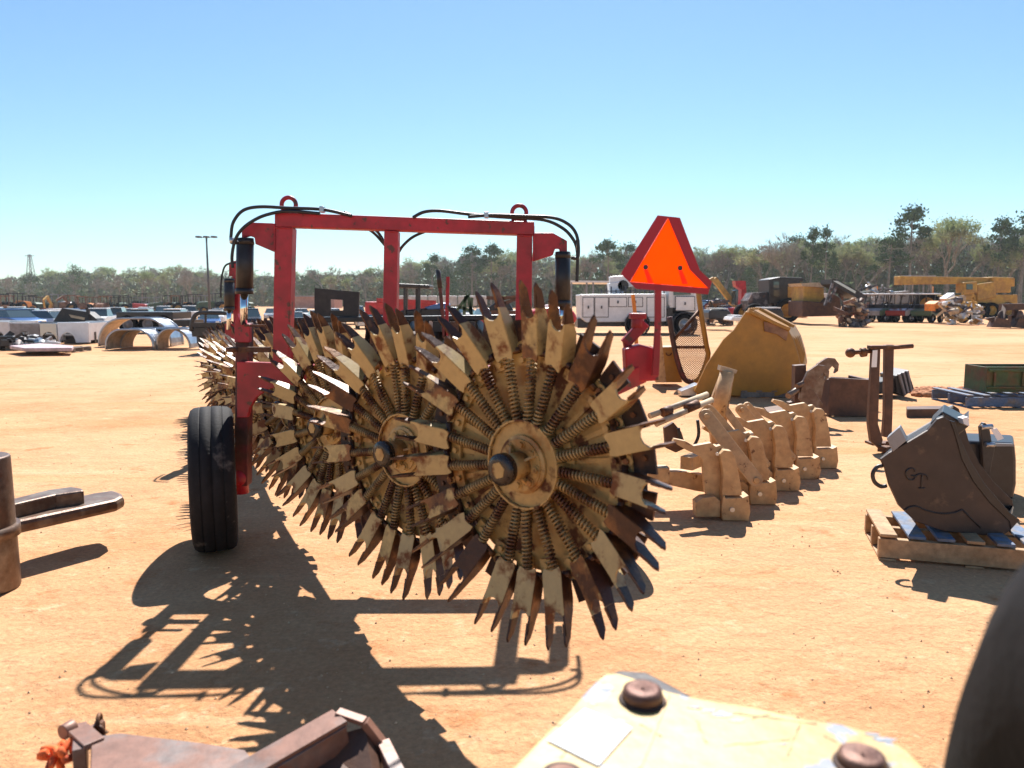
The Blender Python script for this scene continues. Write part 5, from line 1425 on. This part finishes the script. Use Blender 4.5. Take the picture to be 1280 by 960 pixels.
for px_ in (470, 485, 545):
    c = Vector((gx(px_, Y), Y + .1, .45)); g = MB(); tyre(g, c, (0, -1, 0), .45, .25, 16); g.m = 1; rim(g, c, (0, -1, 0), .45, .25, 12); g.build('wheel', ['rubber', 'redfar'], root)
Y = 20
root = thing('green_frame', 'dark green bent steel frame standing before the white tanks', 'frame', (gx(583, Y), Y, 0))
g = MB()
for a, b in (((569, 391), (585, 369)), ((585, 369), (590, 395)), ((582, 370), (580, 396)), ((574, 384), (588, 388)), ((590, 372), (588, 392))): g.beam(Q(*a, Y), Q(*b, Y), .08, .08)
for px_ in (572, 590): g.beam(Q(px_, 392, Y), (gx(px_, Y), Y, .01), .08, .08)
g.build('frame_bars', 'green', root)
Y = 22
root = thing('dark_harrow', 'low dark implement with crossed arms left of the right red post', 'implement', (gx(627, Y), Y, 0))
MB().sil([(611, 384), (622, 376), (636, 378), (642, 388), (612, 390)], Y, .6).build('body', 'innerblack', root, bevel=.03)
g = MB()
for a, b in (((608, 372), (630, 374)), ((619, 369), (632, 381)), ((625, 373), (648, 371)), ((618, 384), (650, 372)), ((615, 390), (650, 391))): g.beam(Q(*a, Y), Q(*b, Y), .08, .1)
for px_ in (616, 645): g.beam(Q(px_, 388, Y), (gx(px_, Y), Y, .01), .1, .1)
g.build('crossed_arms', 'darkbrown', root)
Y = 26
root = thing('red_car', 'red vehicle with pale hood seen behind the right hydraulic cylinder', 'car', (gx(694, Y), Y, 0))
MB().sil([(662, 396), (665, 388), (680, 384), (705, 384), (718, 389), (721, 396), (721, 404), (662, 404)], Y, 1.7).build('body', 'redfar', root, bevel=.12)
MB().sil([(672, 386), (684, 381), (700, 381), (712, 387)], Y + .2, 1.3).build('hood', 'pink', root, bevel=.04)
for px_ in (674, 708):
    c = Vector((gx(px_, Y), Y - .02, .33)); g = MB(); tyre(g, c, (0, -1, 0), .33, .22, 18); g.m = 1; rim(g, c, (0, -1, 0), .33, .22, 12); g.build('wheel', ['rubber', 'silver'], root)
scrap_heap(585, 625, 396, 420, 12.5, 40, 'tan and pale scrap pieces lying behind the tine wheels', ['beige', 'white', 'rustfar', 'redfar'], seed=12, smax=.3)

# ================================================================ FOREGROUND
# yellow plate with rusty pins
h = .85; kk = .65
root = thing('pinned_plate', 'pale yellow steel plate with rusty pins and a white sheet in the foreground', 'machine part', (.35, 1.1, 0))
outl = [(540, 1060), (640, 960), (700, 898), (748, 848), (757, 842), (772, 841), (800, 850), (835, 864), (880, 874), (945, 884), (1000, 897), (1060, 906), (1105, 921), (1135, 938), (1160, 965), (1200, 1060)]
MB().prism([G(x_, y_, h) for x_, y_ in outl], (0, 0, -.02)).build('top_plate', 'paleyellow', root, bevel=.004)
low = [(560, 1055), (652, 965), (755, 843), (775, 837), (808, 839), (842, 857), (880, 878), (1000, 902), (1100, 925), (1130, 948), (1180, 1055)]
MB().prism([G(x_, y_, h - .022) for x_, y_ in low], (0, 0, -.06)).build('dark_rim', 'innerblack', root, bevel=.006)
MB().prism([G(x_, y_, h - .084) for x_, y_ in [(x2 * .95 + 45, y2 + 14) for x2, y2 in low]], (0, 0, -.764)).build('lower_body', 'tan', root, bevel=.01)
def pin(px_, py_, r, hh):
    c = G(px_, py_, h); r *= kk; hh *= kk
    g = MB(); g.lathe([(.001, hh), (r * .12, hh - .004), (r * .7, hh), (r * .93, hh - .003), (r, hh - .012), (r * .985, hh * .4), (r, .0), (r * .97, -.01), (.001, -.01)], c, (0, 0, 1), 48, closed=False)
    o = g.build('pin', 'pinsteel', root)
    g = MB(); g.torus(c + Vector((0, 0, .001)), (0, 0, 1), r * 1.06, .004, 40, 6); g.build('pin_collar', 'darkmount', o)
pin(803, 876, .051, .036); pin(1077, 957, .05, .03); pin(703, 972, .04, .012)
MB().prism([G(x_, y_, h + .0025) for x_, y_ in ((731, 886), (790, 910), (748, 957), (684, 925))], (0, 0, .0008)).build('paper_sheet', 'paper', root)
rq = random.Random(6)
for (xa, ya, xb, yb) in ((742, 900, 700, 948), (858, 884, 1020, 905), (905, 932, 988, 925), (1000, 905, 985, 945), (690, 905, 722, 912), (870, 900, 884, 930), (1030, 920, 1048, 928), (940, 898, 962, 893), (800, 905, 826, 921)):
    a, b = G(xa, ya, h + .0003), G(xb, yb, h + .0003); n_ = 10; path = [a.lerp(b, k / n_) + Vector((rq.uniform(-.0015, .0015), rq.uniform(-.0015, .0015), 0)) for k in range(n_ + 1)]
    MB().tube(path, [.0002 + rq.random() * .0009 for _ in path], 5).build('scratch', 'darkbrown', root)
for (xa, ya, s_) in ((884, 888, .012), (905, 893, .016), (922, 901, .008), (868, 884, .006), (1090, 918, .009), (1106, 924, .012), (760, 862, .007), (742, 880, .006), (980, 930, .005)):
    c = G(xa, ya, h + .0004); pts = []
    for k in range(11):
        a = 2 * math.pi * k / 11; q_ = s_ * rq.uniform(.45, 1.1); pts.append(c + Vector((q_ * 1.6 * math.cos(a), q_ * .6 * math.sin(a), 0)))
    MB().prism(pts, (0, 0, .0004)).build('paint_chip', 'chip', root)
g = MB(); g.beam(G(836, 869, h + .0005), G(800, 960, h + .0005), .004, .002); g.build('weld_seam', 'tan', root)
# steel frame bottom left
h = .38
root = thing('angle_iron_attachment', 'weathered brown steel frame with sloping angle bar in the bottom left corner', 'machine part', (-.55, 1.7, 0))
MB().prism([G(x_, y_, h) for x_, y_ in ((114, 921), (150, 916), (250, 928), (306, 937), (330, 965), (330, 1050), (110, 1050))], (0, 0, -.02)).build('top_plate', 'plate', root, bevel=.003)
MB().prism([G(x_, y_, h - .03) for x_, y_ in ((118, 928), (300, 945), (320, 1050), (118, 1050))], (0, 0, -.34)).build('lower_body', 'darkbrown', root, bevel=.005)
a = G(300, 968, h + .01); b = G(425, 896, h + .05)
g = MB(); g.beam(a + (a - b) * .6, b, .075, .012); g.build('angle_bar', 'plate', root, bevel=.002)
g = MB(); d = (b - a).normalized(); sidev = Vector((d.y, -d.x, 0)).normalized() * .038
g.beam(a + (a - b) * .6 + sidev - Vector((0, 0, .045)), b + sidev - Vector((0, 0, .045)), .01, .08); g.build('angle_flange', 'plate', root, bevel=.002)
g = MB(); e0 = b + Vector((-.01, .012, .006)); e1 = b + Vector((.065, -.005, -.01)); e2 = G(478, 930, h - .02); e3 = G(505, 985, h - .06)
g.beam(e0, e1, .03, .012); g.beam(e1, e2, .03, .02); g.beam(e2, e3, .035, .03); g.build('end_bar', 'plate', root, bevel=.002)
MB().prism([b + Vector((-.06, -.01, -.06)), e1 + Vector((0, 0, -.015)), e2 + Vector((0, 0, -.015)), G(470, 990, h - .05), G(330, 1000, h - .05)], (0, 0, -.15)).build('inner_plate', 'darkbrown', root)
g = MB(); g.beam(G(96, 930, h - .03), G(131, 913, h - .03), .012, .06); g.beam(G(98, 912, h), G(118, 930, h), .05, .014); g.cyl(G(78, 916, h), G(92, 908, h), .02, n=14); g.beam(G(102, 925, h - .05), G(100, 960, h - .05), .03, .1); g.build('hinge_block', 'plate', root, bevel=.002)
g = MB(); c = G(124, 902, h); g.torus(c, (1, .3, 0), .018, .006, 16, 6); g.torus(c + Vector((.004, -.015, -.02)), (.2, 1, 0), .016, .006, 16, 6); g.cyl(c - Vector((0, 0, .06)), c, .012, n=10); g.build('chain', 'rust', root)
g = MB(); rr = random.Random(2)
cc = G(78, 938, h - .02)
for k in range(9):
    a = cc + Vector((rr.gauss(0, .012), rr.gauss(0, .012), rr.gauss(0, .012)))
    leaf = [a + Vector((rr.gauss(0, .018), rr.gauss(0, .018), rr.gauss(0, .015))) for _ in range(3)]
    g.tube(smooth_path(leaf, 4), [.007, .009, .01, .009, .01, .009, .008, .007, .005], 6)
o = g.build('knotted_rag', 'orangerag'); tag(o, 'small knotted orange rag hanging on the brown steel frame corner', 'rag')
# round bladed arms at left edge
root = thing('round_arm_attachment', 'rusty attachment with two rounded flat arms reaching in from the left edge', 'attachment', (G(0, 740).x, G(0, 740).y, 0))
MB().prism([G(x_, y_, .29) for x_, y_ in ((-60, 662), (16, 641), (60, 628), (115, 616), (143, 612), (153, 616), (155, 620), (146, 625), (100, 635), (16, 653), (-60, 676))], (0, 0, -.075)).build('arm', 'ironbrown', root, bevel=.024)
MB().prism([G(x_, y_, .37) for x_, y_ in ((-60, 640), (12, 624), (60, 612), (90, 608), (103, 610), (105, 613), (70, 618), (14, 631), (-60, 648))], (0, 0, -.09)).build('arm', 'ironbrown', root, bevel=.012)
c = G(-22, 742); zt = Q(0, 574, c.y).z
g = MB(); g.cyl((c.x - .02, c.y + .06, .0), (c.x - .02, c.y + .06, zt), .155, .148, 32); g.build('round_column', 'ironbrown', root, bevel=.01)
g = MB(); g.cyl((c.x - .02, c.y + .06, .28), (c.x - .02, c.y + .06, .34), .17, n=32); g.cyl((c.x + .1, c.y - .05, .45), (c.x + .1, c.y - .07, .45), .03, n=12); g.build('collar', 'ironbrown', root)
# tall tractor tyre standing beside the photographer
root = thing('spare_tyre', 'big dark bald tyre standing close by in the lower right corner', 'tyre', (.53, .22, 0))
TC = Vector((.502, .215, .715)); ax = Vector((.922, -.387, 0)).normalized()
g = MB()
g.lathe([(.40, .17), (.52, .235), (.61, .24), (.665, .22), (.680, .12), (.684, 0), (.680, -.12), (.665, -.22), (.61, -.24), (.52, -.235), (.40, -.17)], TC, ax, 72)
g.build('carcass', 'rubber', root)
g = MB(); g.lathe([(.40, .16), (.37, .1), (.35, .0), (.37, -.1), (.40, -.16), (.42, -.165), (.42, .165)], TC, ax, 48); g.build('rim', 'grey', root)
# the warm spring air over the yard
g = MB(); g.box((20, 240, 24), (1200, 560, 52))
M['haze'] = bpy.data.materials.new('haze_air'); M['haze'].use_nodes = True
_n = M['haze'].node_tree; _n.nodes.clear()
_v = _n.nodes.new('ShaderNodeVolumePrincipled'); _v.inputs['Color'].default_value = (.9, .95, 1, 1); _v.inputs['Density'].default_value = .0002; _v.inputs['Anisotropy'].default_value = .3
_o = _n.nodes.new('ShaderNodeOutputMaterial'); _n.links.new(_v.outputs[0], _o.inputs['Volume'])
tag(g.build('haze', 'haze'), 'thin bright haze in front of the distant woods', 'haze', kind='stuff')
bpy.context.view_layer.update()
